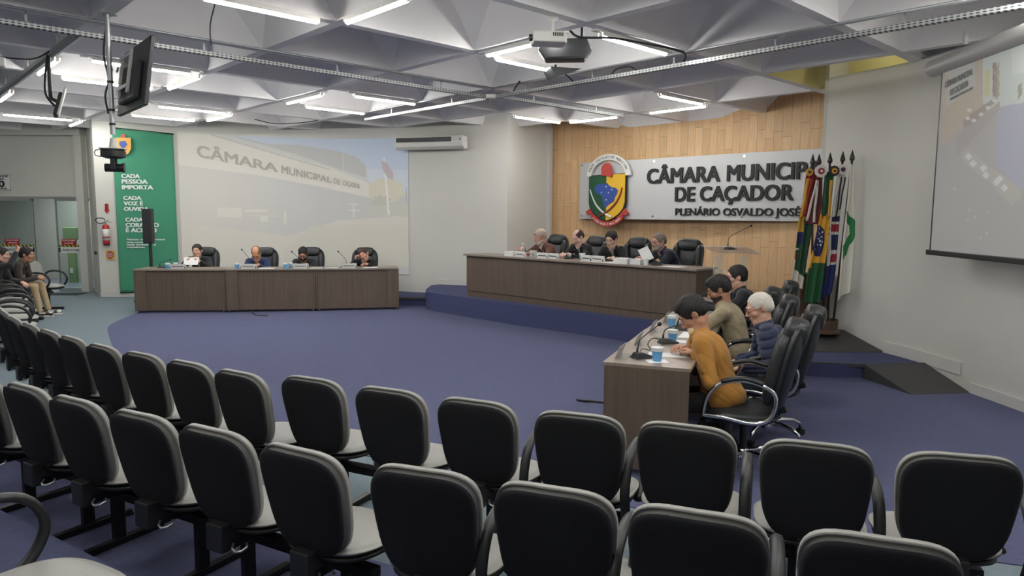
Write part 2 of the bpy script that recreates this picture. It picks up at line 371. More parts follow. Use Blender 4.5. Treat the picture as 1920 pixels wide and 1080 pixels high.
# ceiling: ribs, coffers with cut corners, one coloured yellow for warm light behind the right wall
BL = [1.76+1.6*k for k in range(-5, 9)]; AL = [4.32+1.55*k for k in range(-7, 10)]
b = MB(); RW = 0.055; CD = 0.52
for i in range(len(BL)-1):
    for j in range(len(AL)-1):
        b0, b1, a0, a1 = BL[i]+RW, BL[i+1]-RW, AL[j]+RW, AL[j+1]-RW
        yel = abs(BL[i]-8.16) < 0.1 and abs(AL[j]-2.77) < 0.1
        cx, cy = G((b0+b1)/2, (a0+a1)/2)
        b.cur = 1 if yel else 0
        lip = [(b0, a0), (b1, a0), (b1, a1), (b0, a1)]
        ins, cut = 0.13, 0.34
        B0, B1, A0, A1 = b0+ins, b1-ins, a0+ins, a1-ins
        octo = [(B0+cut, A0), (B1-cut, A0), (B1, A0+cut), (B1, A1-cut), (B1-cut, A1), (B0+cut, A1), (B0, A1-cut), (B0, A0+cut)]
        vs_ = [(*G(*p), ZC) for p in lip]+[(*G(*p), ZC+CD) for p in octo]
        fs = [(0, 1, 5, 4), (1, 2, 7, 6), (2, 3, 9, 8), (3, 0, 11, 10), (0, 4, 11), (1, 6, 5), (2, 8, 7), (3, 10, 9), (4, 5, 6, 7, 8, 9, 10, 11)]
        b.add(vs_, [f[::-1] for f in fs])
b.cur = 0
for x in BL: b.add([(*G(x-RW, AL[0]), ZC), (*G(x+RW, AL[0]), ZC), (*G(x+RW, AL[-1]), ZC), (*G(x-RW, AL[-1]), ZC)], [(0, 3, 2, 1)])
for j, y in enumerate(AL):
    for i in range(len(BL)-1): b.add([(*G(BL[i]+RW, y-RW), ZC), (*G(BL[i+1]-RW, y-RW), ZC), (*G(BL[i+1]-RW, y+RW), ZC), (*G(BL[i]+RW, y+RW), ZC)], [(0, 3, 2, 1)])
b.build('ceiling', [M_ceil, M_yellow], None, kind='structure')
slab('ceiling_slab', [G(BL[0], AL[0]), G(BL[-1], AL[0]), G(BL[-1], AL[-1]), G(BL[0], AL[-1])], ZC+CD+0.02, ZC+CD+0.15, M_ceil)

# ---------------------------------------------------------------- fluorescent tubes on the ribs
def lamp(b0, a0, b1, a1, label, lit=True):
    x0, y0 = G(b0, a0); x1, y1 = G(b1, a1); L = math.hypot(x1-x0, y1-y0); an = math.atan2(y1-y0, x1-x0)
    t = empty('fluorescent_lamp', label, 'ceiling lamp', ((x0+x1)/2, (y0+y1)/2, ZC), an, 'tube lamps under the coffered ceiling')
    h = L/2
    MB().box((0, 0, -0.008), (L+0.24, 0.062, 0.016)).box((0, 0.029, -0.024), (L+0.04, 0.003, 0.040)).box((0, -0.029, -0.024), (L+0.04, 0.003, 0.040)).build('channel_with_light_fins', M_white, t)  # channel widened and side fins added to hold tube light off the coffers
    MB().cyl((-h, 0, -0.048), (h, 0, -0.048), 0.019, n=12).build('tube', M_tube, t, smooth=False)
    for s in (-1, 1): MB().box((s*(h+0.012), 0, -0.036), (0.026, 0.034, 0.046)).build('lamp_holder', M_white, t, bevel=0.004)
    return t
lamps = [  # b0,a0,b1,a1,label
 (2.15, 5.80, 3.10, 5.80, 'lit tube lamp at the top edge, left one of two that nearly meet'),
 (3.30, 5.62, 3.30, 4.72, 'lit tube lamp at the top edge, right one of two that nearly meet'),
 (5.02, 5.72, 5.02, 4.72, 'lit tube lamp partly hidden behind the white ceiling projector'),
 (5.22, 5.80, 6.24, 5.80, 'lit tube lamp just below the ceiling projector'),
 (5.26, 4.38, 6.28, 4.38, 'lit tube lamp to the right of the ceiling projector'),
 (5.02, 10.35, 5.02, 9.3, 'short-looking lit tube lamp left of the two central ones over the projected picture'),
 (5.4, 9.02, 6.42, 9.02, 'lit tube lamp right of the short one above the projected picture, upper of two'),
 (5.4, 10.48, 6.42, 10.48, 'lit tube lamp above the projected picture, lower of two parallel ones'),
 (8.45, 8.92, 9.55, 8.92, 'lit tube lamp above the left end of the wood panelling'),
 (9.68, 8.75, 9.68, 7.7, 'lit tube lamp above the crest, right of its corner partner'),
 (9.68, 7.0, 9.68, 6.0, 'lit tube lamp above the sign lettering, lower of two'),
 (8.40, 5.92, 9.45, 5.92, 'lit tube lamp above the sign lettering, upper of two'),
 (2.10, 9.02, 3.12, 9.02, 'lit tube lamp running behind the hanging television'),
 (2.10, 10.48, 3.12, 10.48, 'lit tube lamp between the small hanging panel and the pole'),
 (3.30, 10.3, 3.30, 9.2, 'slanting lit tube lamp right of the hanging television'),
 (3.72, 12.12, 4.74, 12.12, 'lit tube lamp above the green banner, upper of two parallel ones'),
 (3.72, 13.55, 4.74, 13.55, 'lit tube lamp above the green banner, lower of two parallel ones'),
 (4.92, 13.35, 4.92, 12.3, 'short lit tube lamp at the right end of the pair over the green banner'),
 (2.10, 15.10, 3.12, 15.10, 'lit tube lamp over the glass doors'),
 (3.30, 16.1, 3.30, 15.25, 'short lit tube lamp at the corner over the white column'),
 (1.82, 10.35, 1.82, 9.32, 'lit tube lamp beside the left cable tray, nearer one'),
 (1.82, 13.3, 1.82, 12.3, 'lit tube lamp at the far left edge of the photo'),
]
for a in lamps: lamp(*a)
# unseen lamps of the same kind, added out of view to brighten the room
for k, (bb, aa) in enumerate([(0.2, 2.85), (3.3, 1.3), (6.5, 1.3), (-1.3, 5.95), (1.8, -0.2), (-1.3, 0.3), (-3.0, 4.4), (-1.4, 9.0), (-3.0, 7.5), (-4.6, 9.0), (8.1, 0.0), (5.0, -1.8), (4.97, 1.2), (4.97, -0.35), (6.5, 0.2), (3.4, 2.8), (1.8, 2.8), (1.8, 1.25), (0.2, 1.25)]):
    lamp(bb-0.5, aa, bb+0.5, aa, 'added unseen tube lamp brightening the room from out of view')
# the yellow-coloured coffer behind the right wall has its own warm lamp
ld = bpy.data.lights.new('coffer_lamp', 'POINT'); ld.energy = 1.6; ld.color = (1, 0.96, 0.85); ld.shadow_soft_size = 0.1
lo = bpy.data.objects.new('coffer_lamp', ld); C.objects.link(lo); lo.location = (*G(9.2, 3.3), ZC+0.15)
hl = bpy.data.lights.new('hall_fill_light', 'AREA'); hl.energy = 50; hl.size = 1.5; ho = bpy.data.objects.new('hall_fill_light', hl); C.objects.link(ho); ho.location = (-10.5, 16.9, 2.55)  # unseen area light added to brighten the hall behind the glass doors
# ---------------------------------------------------------------- audience chairs on beams
def make_audience_chair():
    t = empty('audience_chair', 'x', 'chair')
    tilt = T3(0, -0.235, 0.635, rx=math.radians(12))
    xf(pad(supell(0.207, 0.225, 3.6, 0.10), 0.050, -0.018, curve=0.55, edge=0.030, crown=0.018), tilt).build('backrest', M_vinyl, t, smooth=True)
    xf(pad(supell(0.202, 0.220, 3.6, 0.10), -0.008, -0.032, curve=0.55, crown=0.004, edge=0.008), tilt).build('back_shell', M_fabback, t, smooth=True)
    hz = T3(0, 0.0, 0.425, rx=math.radians(-86))@Matrix.Rotation(PI, 4, 'Z')
    hz = Matrix.Translation((0, 0.01, 0.425))@Matrix(((1, 0, 0, 0), (0, 0.06, 1, 0), (0, 1, -0.06, 0), (0, 0, 0, 1)))
    s = pad(supell(0.228, 0.225, 3.0, 0.04), 0.03, -0.03, crown=0.015, edge=0.022); s.f = [f[::-1] for f in s.f]
    xf(s, hz).build('seat', M_vinyl, t, smooth=True)
    s = pad(supell(0.215, 0.21, 3.0, 0.04), -0.022, -0.046, crown=-0.004, edge=0.01); s.f = [f[::-1] for f in s.f]
    xf(s, hz).build('seat_pan', M_black, t, smooth=True)
    b = MB(); b.box((0, -0.215, 0.38), (0.10, 0.10, 0.12)); b.box((0, -0.10, 0.345), (0.10, 0.26, 0.05));
    b.build('bracket', M_black, t, bevel=0.006)
    b = MB(); b.tube([(0.06, -0.215, 0.352), (0.075, -0.235, 0.340), (0.10, -0.24, 0.334), (0.122, -0.225, 0.338), (0.125, -0.20, 0.346), (0.105, -0.185, 0.352)], 0.006, n=6)
    b.build('lever', M_alu, t, smooth=True)
    return t
def arm_mb(x):
    P = smooth_line([(x, -0.20, 0.37), (x, -0.235, 0.50), (x, -0.17, 0.635), (x, -0.03, 0.672), (x, 0.12, 0.64), (x, 0.185, 0.53), (x, 0.13, 0.42), (x, 0.03, 0.37)], 4)
    b = MB(); b.tube(P, 0.017, n=8); b.v = [((p[0]-x)*1.35+x, p[1], p[2]) for p in b.v]; return b
chair_proto = make_audience_chair()
frames_used = {'n': 0}
def place_audience(pts, z, label, group, arms=(), first=False, top=True, face=None, legs=()):
    n = len(pts); out = []
    for i, p in enumerate(pts):
        q0 = pts[max(i-1, 0)]; q1 = pts[min(i+1, n-1)]
        tx, ty = q1[0]-q0[0], q1[1]-q0[1]
        a = math.atan2(ty, tx) if face is None else face
        f = (-math.sin(a), math.cos(a))
        if f[1] < 0 and face is None: a += PI; f = (-f[0], -f[1])
        off = 0.285 if top else 0.0
        out.append((p[0]+f[0]*off, p[1]+f[1]*off, a))
    objs = []
    for i, (x, y, a) in enumerate(out):
        if not frames_used['n']: o = chair_proto; frames_used['n'] = 1
        else: o = copy_tree(chair_proto)
        o.location = (x, y, z); o.rotation_euler = (0, 0, a); o['label'] = label[i] if isinstance(label, list) else label; o['category'] = 'chair'; o['group'] = group
        objs.append(o)
    for i, side in arms:
        arm_mb(0.262*side).build('armrest', M_black, objs[i], smooth=True)
    return out, objs
def beam(out, i0, i1, z, legs, label, group='beam frames under the audience chairs'):
    A, B_ = out[i0], out[i1]; dx, dy = B_[0]-A[0], B_[1]-A[1]; L = math.hypot(dx, dy); a = math.atan2(dy, dx)
    if abs(((a-A[2]+PI) % (2*PI))-PI) > PI/2: A, B_ = B_, A; dx, dy = -dx, -dy; a = math.atan2(dy, dx)
    t = empty('beam_frame', label, 'chair frame', ((A[0]+B_[0])/2, (A[1]+B_[1])/2, z), a, group)
    MB().box((0, -0.02, 0.292), (L+0.36, 0.06, 0.045)).build('beam', M_blackm, t, bevel=0.004)
    for x in legs:
        x = x*(L/2+0.1)
        MB().box((x, -0.02, 0.16), (0.035, 0.06, 0.25)).build('post', M_blackm, t, bevel=0.003)
        b = MB(); b.bar((x, -0.24, 0.025), (x, 0.22, 0.025), 0.04, 0.035); b.box((x, -0.24, 0.012), (0.045, 0.03, 0.024)); b.box((x, 0.21, 0.012), (0.045, 0.03, 0.024)); b.build('foot', M_blackm, t, bevel=0.004)
    return t
rowA = [(-4.86, 6.55), (-4.55, 6.2), (-4.2, 5.83), (-3.85, 5.5), (-3.5, 5.2), (-3.16, 4.93), (-2.77, 4.63), (-2.37, 4.37), (-1.96, 4.12), (-1.56, 3.87)]
nA = ['far left', 'left end, second', 'third', 'fourth', 'fifth', 'sixth', 'seventh', 'eighth', 'ninth', 'last']
la = ['audience chair in the front row, %s of the curved left-hand run' % s for s in ('outermost', 'second', 'third', 'fourth', 'fifth', 'sixth')]+\
     ['audience chair in the front row, fourth left of the gap', 'audience chair in the front row, third left of the gap', 'audience chair in the front row, second left of the gap', 'audience chair in the front row, just left of the gap']
oA, cA = place_audience(rowA, 0, la, 'audience chairs in the front row')
beam(oA, 0, 2, 0, (-0.9, 0.9), 'black beam frame under the outermost front row chairs')
beam(oA, 3, 5, 0, (-0.9, 0.9), 'black beam frame under the middle of the curved left-hand front run')
beam(oA, 6, 9, 0, (-0.85, 0.85), 'black beam frame under the four front row chairs left of the gap')
rowA2 = [(-1.11, 3.73), (-0.645, 3.50), (-0.19, 3.29)]
oA2, _ = place_audience(rowA2, 0, ['armless audience chair in the front row, just right of the gap', 'armless audience chair in the front row, second right of the gap', 'armless audience chair in the front row, beside the first armrest'], 'audience chairs in the front row')
beam(oA2, 0, 2, 0, (-0.8, 0.8), 'black beam frame under three front row chairs in front of the gap')
rowA3 = [(0.29, 3.07), (0.735, 2.91), (1.20, 2.68), (1.70, 2.55)]
oA3, _ = place_audience(rowA3, 0, ['audience chair with armrest in the front row, left of the near desk corner', 'audience chair with armrest in the front row, right in front of the desk end', 'audience chair with armrest in the front row, under the chrome chair base', 'audience chair with two armrests at the right end of the front row'], 'audience chairs in the front row', arms=[(0, -1), (1, -1), (2, -1), (3, -1), (3, 1)])
beam(oA3, 0, 1, 0, (-0.9, 0.9), 'black beam frame under two armrest chairs by the near desk')
beam(oA3, 2, 3, 0, (-0.9, 0.9), 'black beam frame under the right end of the front row')
rowB = [(-2.98, 3.80), (-2.53, 3.53), (-2.12, 3.28), (-1.68, 3.04), (-1.26, 2.82), (-0.83, 2.58)]
oB, _ = place_audience(rowB, 0.0, ['audience chair in the second row, cut by the left edge of the photo', 'audience chair in the second row, second from the left edge', 'audience chair in the second row, third from the left edge', 'audience chair in the second row, fourth from the left edge', 'audience chair in the second row, fifth from the left edge', 'audience chair in the second row, sixth from the left edge'], 'audience chairs in the second row')
beam(oB, 0, 1, 0, (-0.8, 0.95), 'black beam frame under the leftmost second row chairs'); beam(oB, 2, 3, 0, (-0.95, 0.95), 'black beam frame under the third and fourth second row chairs'); beam(oB, 4, 5, 0, (-0.95, 0.8), 'black beam frame under the fifth and sixth second row chairs')
rowB2 = [(-0.325, 2.37), (0.125, 2.21), (0.555, 2.03), (1.03, 1.86)]
oB2, _ = place_audience(rowB2, 0.0, ['large audience chair back at the bottom centre of the photo', 'second row audience chair right of the bottom centre one, with an armrest', 'second row audience chair half cut by the bottom edge', 'second row audience chair at the bottom right, only its top showing'], 'audience chairs in the second row', arms=[(1, -1), (2, -1), (3, -1)])
beam(oB2, 0, 1, 0, (-0.9, 0.9), 'black beam frame under the bottom centre chairs'); beam(oB2, 2, 3, 0, (-0.9, 0.9), 'black beam frame under the bottom right chairs')
oC, _ = place_audience([(-1.45, 2.02)], 0.16, ['grey seated audience chair with a looped armrest in the bottom left corner'], 'audience chairs on the rear tier', arms=[(0, -1)], top=False, face=math.radians(-28.6))
beam(oC, 0, 0, 0.16, (-1, 1), 'black beam frame under the bottom left corner chair')
side = [(-8.25, 12.45), (-8.22, 11.75), (-7.95, 11.0), (-7.5, 10.42), (-7.05, 9.86), (-6.62, 9.3), (-6.2, 8.72), (-5.82, 8.12)]
oS, _ = place_audience(side, 0.0, ['empty side audience chair beyond the seated men, near the glass doors', 'side audience chair under the man in khaki trousers', 'side audience chair under the man in black', 'grey side audience chair just in front of the man in black'] + ['grey side audience chair, %s from the near end of its row' % s for s in ('fourth', 'third', 'second')] + ['grey side audience chair at the near end of its row'], 'audience chairs at the left side', arms=[(i, s) for i in range(8) for s in ((-1, 1) if i in (0, 7) else (1,))], top=False)
beam(oS, 0, 2, 0, (-0.9, 0.9), 'black beam frame under the two seated men'); beam(oS, 3, 5, 0, (-0.9, 0.9), 'black beam frame under the middle side chairs'); beam(oS, 6, 7, 0, (-0.9, 0.9), 'black beam frame under the near side chairs')

# ---------------------------------------------------------------- leather swivel armchairs
def make_exec():
    t = empty('swivel_armchair', 'x', 'armchair')
    bt = T3(0, -0.27, 0.745, rx=math.radians(13))
    xf(pad(supell(0.255, 0.31, 3.2, 0.02), 0.045, -0.055, curve=0.5, crown=0.02, edge=0.05, n=48), bt).build('backrest', M_leather, t, smooth=True)
    for s in (-1, 1):
        P = [bt@Vector((s*0.19, 0.045+0.5*0.036+0.005, z)) for z in np.linspace(-0.25, 0.22, 8)]
        MB().tube(P, [0.02, 0.045, 0.052, 0.054, 0.054, 0.052, 0.048, 0.025], n=12).build('bolster', M_leather, t, smooth=True)
    hb = T3(0, -0.31, 0.975, rx=math.radians(13))
    xf(pad(supell(0.175, 0.095, 3.0, 0.05), 0.085, -0.08, curve=0.3, crown=0.025, edge=0.045), hb).build('headrest', M_leather, t, smooth=True)
    Ms = Matrix.Translation((0, 0.02, 0.405))@Matrix(((1, 0, 0, 0), (0, 0.03, 1, 0), (0, 1, -0.03, 0), (0, 0, 0, 1)))
    s = pad(supell(0.255, 0.25, 3.2), 0.055, -0.05, crown=0.02, edge=0.04, n=48); s.f = [f[::-1] for f in s.f]
    xf(s, Ms).build('seat', M_leather, t, smooth=True)
    b = MB(); b.box((0, 0.0, 0.385), (0.28, 0.32, 0.04)); b.bar((0, -0.1, 0.39), (0, -0.27, 0.45), 0.09, 0.03); b.build('mechanism', M_black, t, bevel=0.008)
    MB().tube([(0.14, 0.0, 0.37), (0.27, 0.0, 0.365)], 0.008, n=6).build('height_lever', M_chrome, t)
    for x in (-0.30, 0.30):
        P = smooth_line([(x, 0.24, 0.43), (x, 0.215, 0.56), (x, 0.13, 0.655), (x, 0.0, 0.685), (x, -0.13, 0.66), (x, -0.2, 0.61), (x, -0.2, 0.51), (x, -0.15, 0.43), (x, -0.04, 0.41), (x, 0.1, 0.43)], 4)
        b = MB(); b.tube(P, 0.0135, n=10, closed=True); a = b.build('armrest', M_chrome, t, smooth=True)
        P = smooth_line([(x, 0.13, 0.668), (x, 0.0, 0.70), (x, -0.13, 0.675)], 5)
        b = MB(); b.tube(P, 0.016, n=10); b.v = [((p[0]-x)*1.6+x, p[1], p[2]) for p in b.v]; b.build('arm_pad', M_black, a, smooth=True)
        MB().bar((x, 0.05, 0.42), (x*0.7, 0.05, 0.41), 0.05, 0.012).build('arm_bracket', M_chrome, t)
    MB().cyl((0, 0, 0.10), (0, 0, 0.38), 0.026, 0.022).build('gas_column', M_black, t, smooth=False, angle=40)
    bb = MB().lathe([(0.0, 0.075), (0.05, 0.075), (0.055, 0.12), (0.035, 0.15), (0, 0.15)]).build('base_hub', M_chrome, t, angle=40)
    for k in range(5):
        a = 2*PI*k/5+0.3; d = Vector((math.cos(a), math.sin(a), 0))
        l = MB().tube([d*0.04+Vector((0, 0, 0.125)), d*0.13+Vector((0, 0, 0.135)), d*0.23+Vector((0, 0, 0.125)), d*0.29+Vector((0, 0, 0.095)), d*0.305+Vector((0, 0, 0.06))], [0.019, 0.018, 0.016, 0.014, 0.012], n=10).build('base_leg', M_chrome, t, smooth=True)
        q = Vector((-d.y, d.x, 0)); c = d*0.305+Vector((0, 0, 0.027))
        MB().cyl(c-q*0.024, c-q*0.006, 0.026).cyl(c+q*0.006, c+q*0.024, 0.026).build('caster', M_black, l, angle=40)
    return t
exec_proto = make_exec(); ex_used = [0]
def exec_chair(x, y, z, face, label):
    o = exec_proto if not ex_used[0] else copy_tree(exec_proto); ex_used[0] = 1
    o.location = (x, y, z); o.rotation_euler = (0, 0, math.atan2(face[1], face[0])-PI/2); o['label'] = label; o['category'] = 'armchair'; o['group'] = 'black leather swivel armchairs at the desks'
    return o
RD = (-0.925, 0.38)
exec_chair(1.60, 4.72, 0.006, RD, 'black leather armchair with chrome loop arm behind the mustard jacket, nearest the viewer')
exec_chair(2.02, 5.42, 0.006, RD, 'black leather armchair behind the navy quilted jacket')
exec_chair(2.10, 6.12, 0.006, RD, 'black leather armchair at the right desk, third from the viewer')
exec_chair(2.20, 6.79, 0.006, (-0.9, 0.42), 'empty black leather armchair at the right desk, fourth from the viewer')
exec_chair(2.62, 7.42, 0.006, (-0.85, 0.3), 'black leather armchair nearest the stage on the right')
LF = (0.05, -1)
for x, y, l in ((-5.88, 13.28, 'black leather armchair behind the man holding a sheet at the left desk'), (-4.76, 13.32, 'black leather armchair behind the bald man in blue'),
                (-3.93, 13.55, 'black leather armchair behind the bearded man in black'), (-2.88, 13.55, 'black leather armchair behind the sleepy man at the right end')):
    exec_chair(x, y, 0.006, LF, l)
SF = (-0.70, -0.713)
for x, y, l in ((0.58, 12.02, 'black leather armchair behind the man in the brown jacket'), (1.20, 11.45, 'black leather armchair between the second and third men on the stage'),
                (1.78, 10.85, 'black leather armchair right of the man with the pale blue shirt'), (2.42, 10.25, 'black leather armchair at the right end behind the stage table')):
    exec_chair(x, y, 0.33, SF, l)

# ---------------------------------------------------------------- desks
def desk_unit(ox, oy, ang, W, label, z=0.006, H=0.755, D=0.58, stripe='L', cast=True):
    """front face along local +x from the origin, depth towards +y"""
    z += 0.0015*(round(ox*7) % 3)
    t = empty('desk', label, 'desk', (ox, oy, z), ang, 'council desks of brown laminate')
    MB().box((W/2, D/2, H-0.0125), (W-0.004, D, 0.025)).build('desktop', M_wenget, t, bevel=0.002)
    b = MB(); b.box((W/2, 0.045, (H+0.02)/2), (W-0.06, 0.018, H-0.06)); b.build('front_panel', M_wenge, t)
    sw = 0.21
    xs = sw/2 if stripe == 'L' else W-sw/2
    MB().box((xs, 0.021, (H+0.02)/2), (sw-0.006, 0.022, H-0.06)).build('front_strip', M_wenge, t, bevel=0.002)
    for x in (0.014, W-0.014): MB().box((x, D/2+0.006, (H+0.02)/2), (0.025, D-0.03, H-0.06)).build('side_panel', M_wenge, t, bevel=0.002)
    if cast:
        for x in (0.05, W-0.05):
            for y in (0.06, D-0.06): MB().cyl((x-0.012, y, 0.022), (x+0.012, y, 0.022), 0.022, n=12).cyl((x, y, 0.03), (x, y, 0.06), 0.008, n=8).build('caster', M_chrome if y < 0.1 else M_black, t, angle=40)
    return t
LDK = [(-6.49, 12.0), (-4.965, 12.13), (-3.465, 12.37), (-2.04, 12.68)]
for i, l in enumerate(('laminate desk at the left end, under the man holding a sheet', 'laminate desk in the middle of the left group', 'laminate desk at the right end of the left group')):
    (x0, y0), (x1, y1) = LDK[i], LDK[i+1]; desk_unit(x0, y0, math.atan2(y1-y0, x1-x0), math.hypot(x1-x0, y1-y0)-0.006, l, stripe='R' if i == 2 else 'L')
# right group runs away from the viewer; its public side faces left
RDK = [(0.61, 4.65), (1.155, 6.035), (1.755, 7.41), (2.28, 8.46)]
for i, l in enumerate(('laminate desk nearest the viewer, in front of the mustard jacket', 'laminate desk in the middle of the right group', 'laminate desk of the right group nearest the stage')):
    (x0, y0), (x1, y1) = RDK[i], RDK[i+1]; W = math.hypot(x1-x0, y1-y0)
    desk_unit(x1, y1, math.atan2(y0-y1, x0-x1), W-0.006, l, stripe='R')
# long stage table
tx, ty = -0.8, 12.1; ux, uy = 3.15, -3.1; TL = math.hypot(ux, uy); ta = math.atan2(uy, ux)
t = empty('stage_table', 'long brown laminate table on the navy stage where four men sit', 'table', (tx, ty, 0.33), ta)
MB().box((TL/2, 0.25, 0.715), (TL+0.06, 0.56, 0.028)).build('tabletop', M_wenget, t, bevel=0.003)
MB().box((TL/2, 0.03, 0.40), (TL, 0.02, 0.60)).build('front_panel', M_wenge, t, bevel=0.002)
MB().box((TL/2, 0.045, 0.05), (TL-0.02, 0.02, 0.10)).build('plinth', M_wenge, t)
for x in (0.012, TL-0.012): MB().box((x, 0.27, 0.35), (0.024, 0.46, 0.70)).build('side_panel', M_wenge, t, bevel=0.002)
for x in (TL*0.34, TL*0.67): MB().box((x, 0.2, 0.35), (0.024, 0.30, 0.70)).build('support_panel', M_wenge, t)
def TT(d, off):      # point on the stage table: d metres from its left end, off metres behind its front edge
    return (tx+math.cos(ta)*d-math.sin(ta)*off, ty+math.sin(ta)*d+math.cos(ta)*off)
# brown cabinet that stands behind the flags
t = empty('cabinet', 'dark brown wooden cabinet standing behind the flags by the right wall', 'cabinet', (3.79, 8.84, 0.33), 0)
MB().box((0, 0, 0.34), (0.38, 0.2, 0.68)).build('body', M_darkwood, t, bevel=0.004); MB().box((0, 0, 0.69), (0.40, 0.22, 0.025)).build('cabinet_top', M_darkwood, t, bevel=0.003)
MB().box((0, -0.105, 0.34), (0.34, 0.012, 0.62)).build('door', M_darkwood, t, bevel=0.003)
# ---------------------------------------------------------------- cable trays and pipes under the ribs
M_slot = MATS.get('slotted') or None
def slotted():
    m = bpy.data.materials.new('slotted_steel'); m.use_nodes = True; nt = m.node_tree; b = nt.nodes['Principled BSDF']; N = nt.nodes.new; LK = nt.links.new
    tc = N('ShaderNodeTexCoord'); sp = N('ShaderNodeSeparateXYZ'); LK(tc.outputs['Object'], sp.inputs[0])
    def mth(op, a, b_=None):
        n = N('ShaderNodeMath'); n.operation = op
        for i, v in enumerate((a, b_)):
            if v is None: continue
            if isinstance(v, (int, float)): n.inputs[i].default_value = v
            else: LK(v, n.inputs[i])
        return n.outputs[0]
    f = mth('FRACT', mth('DIVIDE', sp.outputs[0], 0.045)); zz = mth('FRACT', mth('DIVIDE', mth('ADD', sp.outputs[2], 0.03), 0.02))
    a = mth('MULTIPLY', mth('GREATER_THAN', f, 0.45), mth('LESS_THAN', mth('ABSOLUTE', mth('SUBTRACT', zz, 0.5)), 0.22))
    mx = N('ShaderNodeMix'); mx.data_type = 'RGBA'; LK(a, mx.inputs[0]); mx.inputs[6].default_value = (*lin((178, 180, 180)), 1); mx.inputs[7].default_value = (*lin((50, 52, 54)), 1)
    LK(mx.outputs[2], b.inputs['Base Color']); b.inputs['Metallic'].default_value = 0.4; b.inputs['Roughness'].default_value = 0.45
    return m
M_slot = slotted()
def tray(p, q, label, z=3.335, rods=3, name='cable_tray'):
    (x0, y0), (x1, y1) = G(*p), G(*q); L = math.hypot(x1-x0, y1-y0); an = math.atan2(y1-y0, x1-x0)
    t = empty(name, label, 'cable tray', ((x0+x1)/2, (y0+y1)/2, z), an, 'cable trays under the ceiling ribs')
    b = MB(); b.box((0, -0.024, 0.0), (L, 0.002, 0.042)); b.box((0, 0.024, 0.0), (L, 0.002, 0.042)); b.box((0, 0, -0.021), (L, 0.05, 0.002)); b.build('channel', M_slot, t)
    for k in range(rods):
        x = -L/2+L*(k+0.5)/rods
        MB().box((x, 0.0, (ZC-z)/2), (0.02, 0.006, ZC-z)).build('hanger', M_galv, t)
    return t
tray((6.57, 10.65), (6.57, 7.5), 'slotted steel cable tray over the projected picture, running back to the central junction', rods=2)
tray((6.57, 7.3), (6.57, 0.5), 'long slotted steel cable tray rising from the central junction to the top right', rods=6)
tray((-1.0, 7.42), (6.45, 7.42), 'long slotted steel cable tray crossing the upper left behind the television pole', rods=5)
tray((6.7, 7.42), (9.5, 7.42), 'slotted steel cable tray from the central junction towards the wood panelling', z=3.37, rods=2)
tray((1.62, 7.5), (1.62, 13.6), 'steel cable tray at the far left carrying the small hanging panel', rods=4)
def pipe(pts, label, r=0.013, m=None, name='conduit_pipe', cat='pipe'):
    b = MB(); b.tube(pts, r, n=8); return tag(b.build(name, m or M_galv, None, smooth=True), label, cat)
def gp(b_, a_, z): return (*G(b_, a_), z)
pipe([gp(-1, 7.28, ZC-0.016), gp(6.5, 7.28, ZC-0.016)], 'galvanised conduit above the long upper left cable tray')
pipe([gp(6.48, 7.5, ZC-0.016), gp(6.48, 11.0, ZC-0.016)], 'galvanised conduit above the tray over the projected picture')
pipe([gp(6.48, 7.3, ZC-0.016), gp(6.48, 0.5, ZC-0.016)], 'galvanised conduit above the top right cable tray')
b = MB(); b.box((0, 0, 0), (0.14, 0.12, 0.05)); o = b.build('junction_box', M_white, None, bevel=0.005); o.location = (*G(6.57, 7.42), 3.35); tag(o, 'small white junction box where the four cable trays meet', 'junction box')
def cable(pts, label, r=0.008):
    b = MB(); b.tube(smooth_line(pts, 6), r, n=6); return tag(b.build('cable', M_black, None, smooth=True), label, 'cable')
cable([gp(4.95, 4.5, 3.42), gp(5.0, 4.42, 3.36), gp(5.35, 4.35, 3.40), gp(5.8, 4.3, 3.42), gp(6.4, 4.25, 3.42), gp(6.57, 4.35, 3.36)], 'black cable running from the ceiling projector over the tube lamp to the tray', 0.012)
cable([gp(6.3, 5.9, 3.43), gp(6.42, 5.9, 3.42), gp(6.57, 5.9, 3.35)], 'black cable dropping into the tray beside the lamp below the projector')
cable([gp(6.55, 5.3, 3.36), gp(6.55, 5.22, 3.41), gp(6.55, 5.05, 3.41), gp(6.55, 4.95, 3.36)], 'looped black cable standing out of the top right cable tray')
cable([gp(6.55, 6.95, 3.37), gp(6.5, 6.85, 3.41), gp(6.42, 6.7, 3.44)], 'short black cable by the central tray junction', 0.012)
cable([gp(5.6, 12.9, 3.452), gp(5.9, 12.7, 3.38), gp(6.2, 12.3, 3.39), gp(6.45, 12.1, 3.44)], 'drooping black cable over the projected picture')
cable([(-4.95, 6.78, 3.21), (-4.85, 6.9, 3.20), (-4.75, 7.15, 3.24), (*G(1.6, 8.5), 3.345)], 'sagging black cable from the left projector to the cable tray')
cable([gp(2.3, 6.2, 3.95), gp(2.45, 6.3, 3.7), gp(2.6, 6.9, 3.5), gp(2.75, 7.3, 3.40)], 'thin grey cable hanging down from a coffer near the television', 0.006)

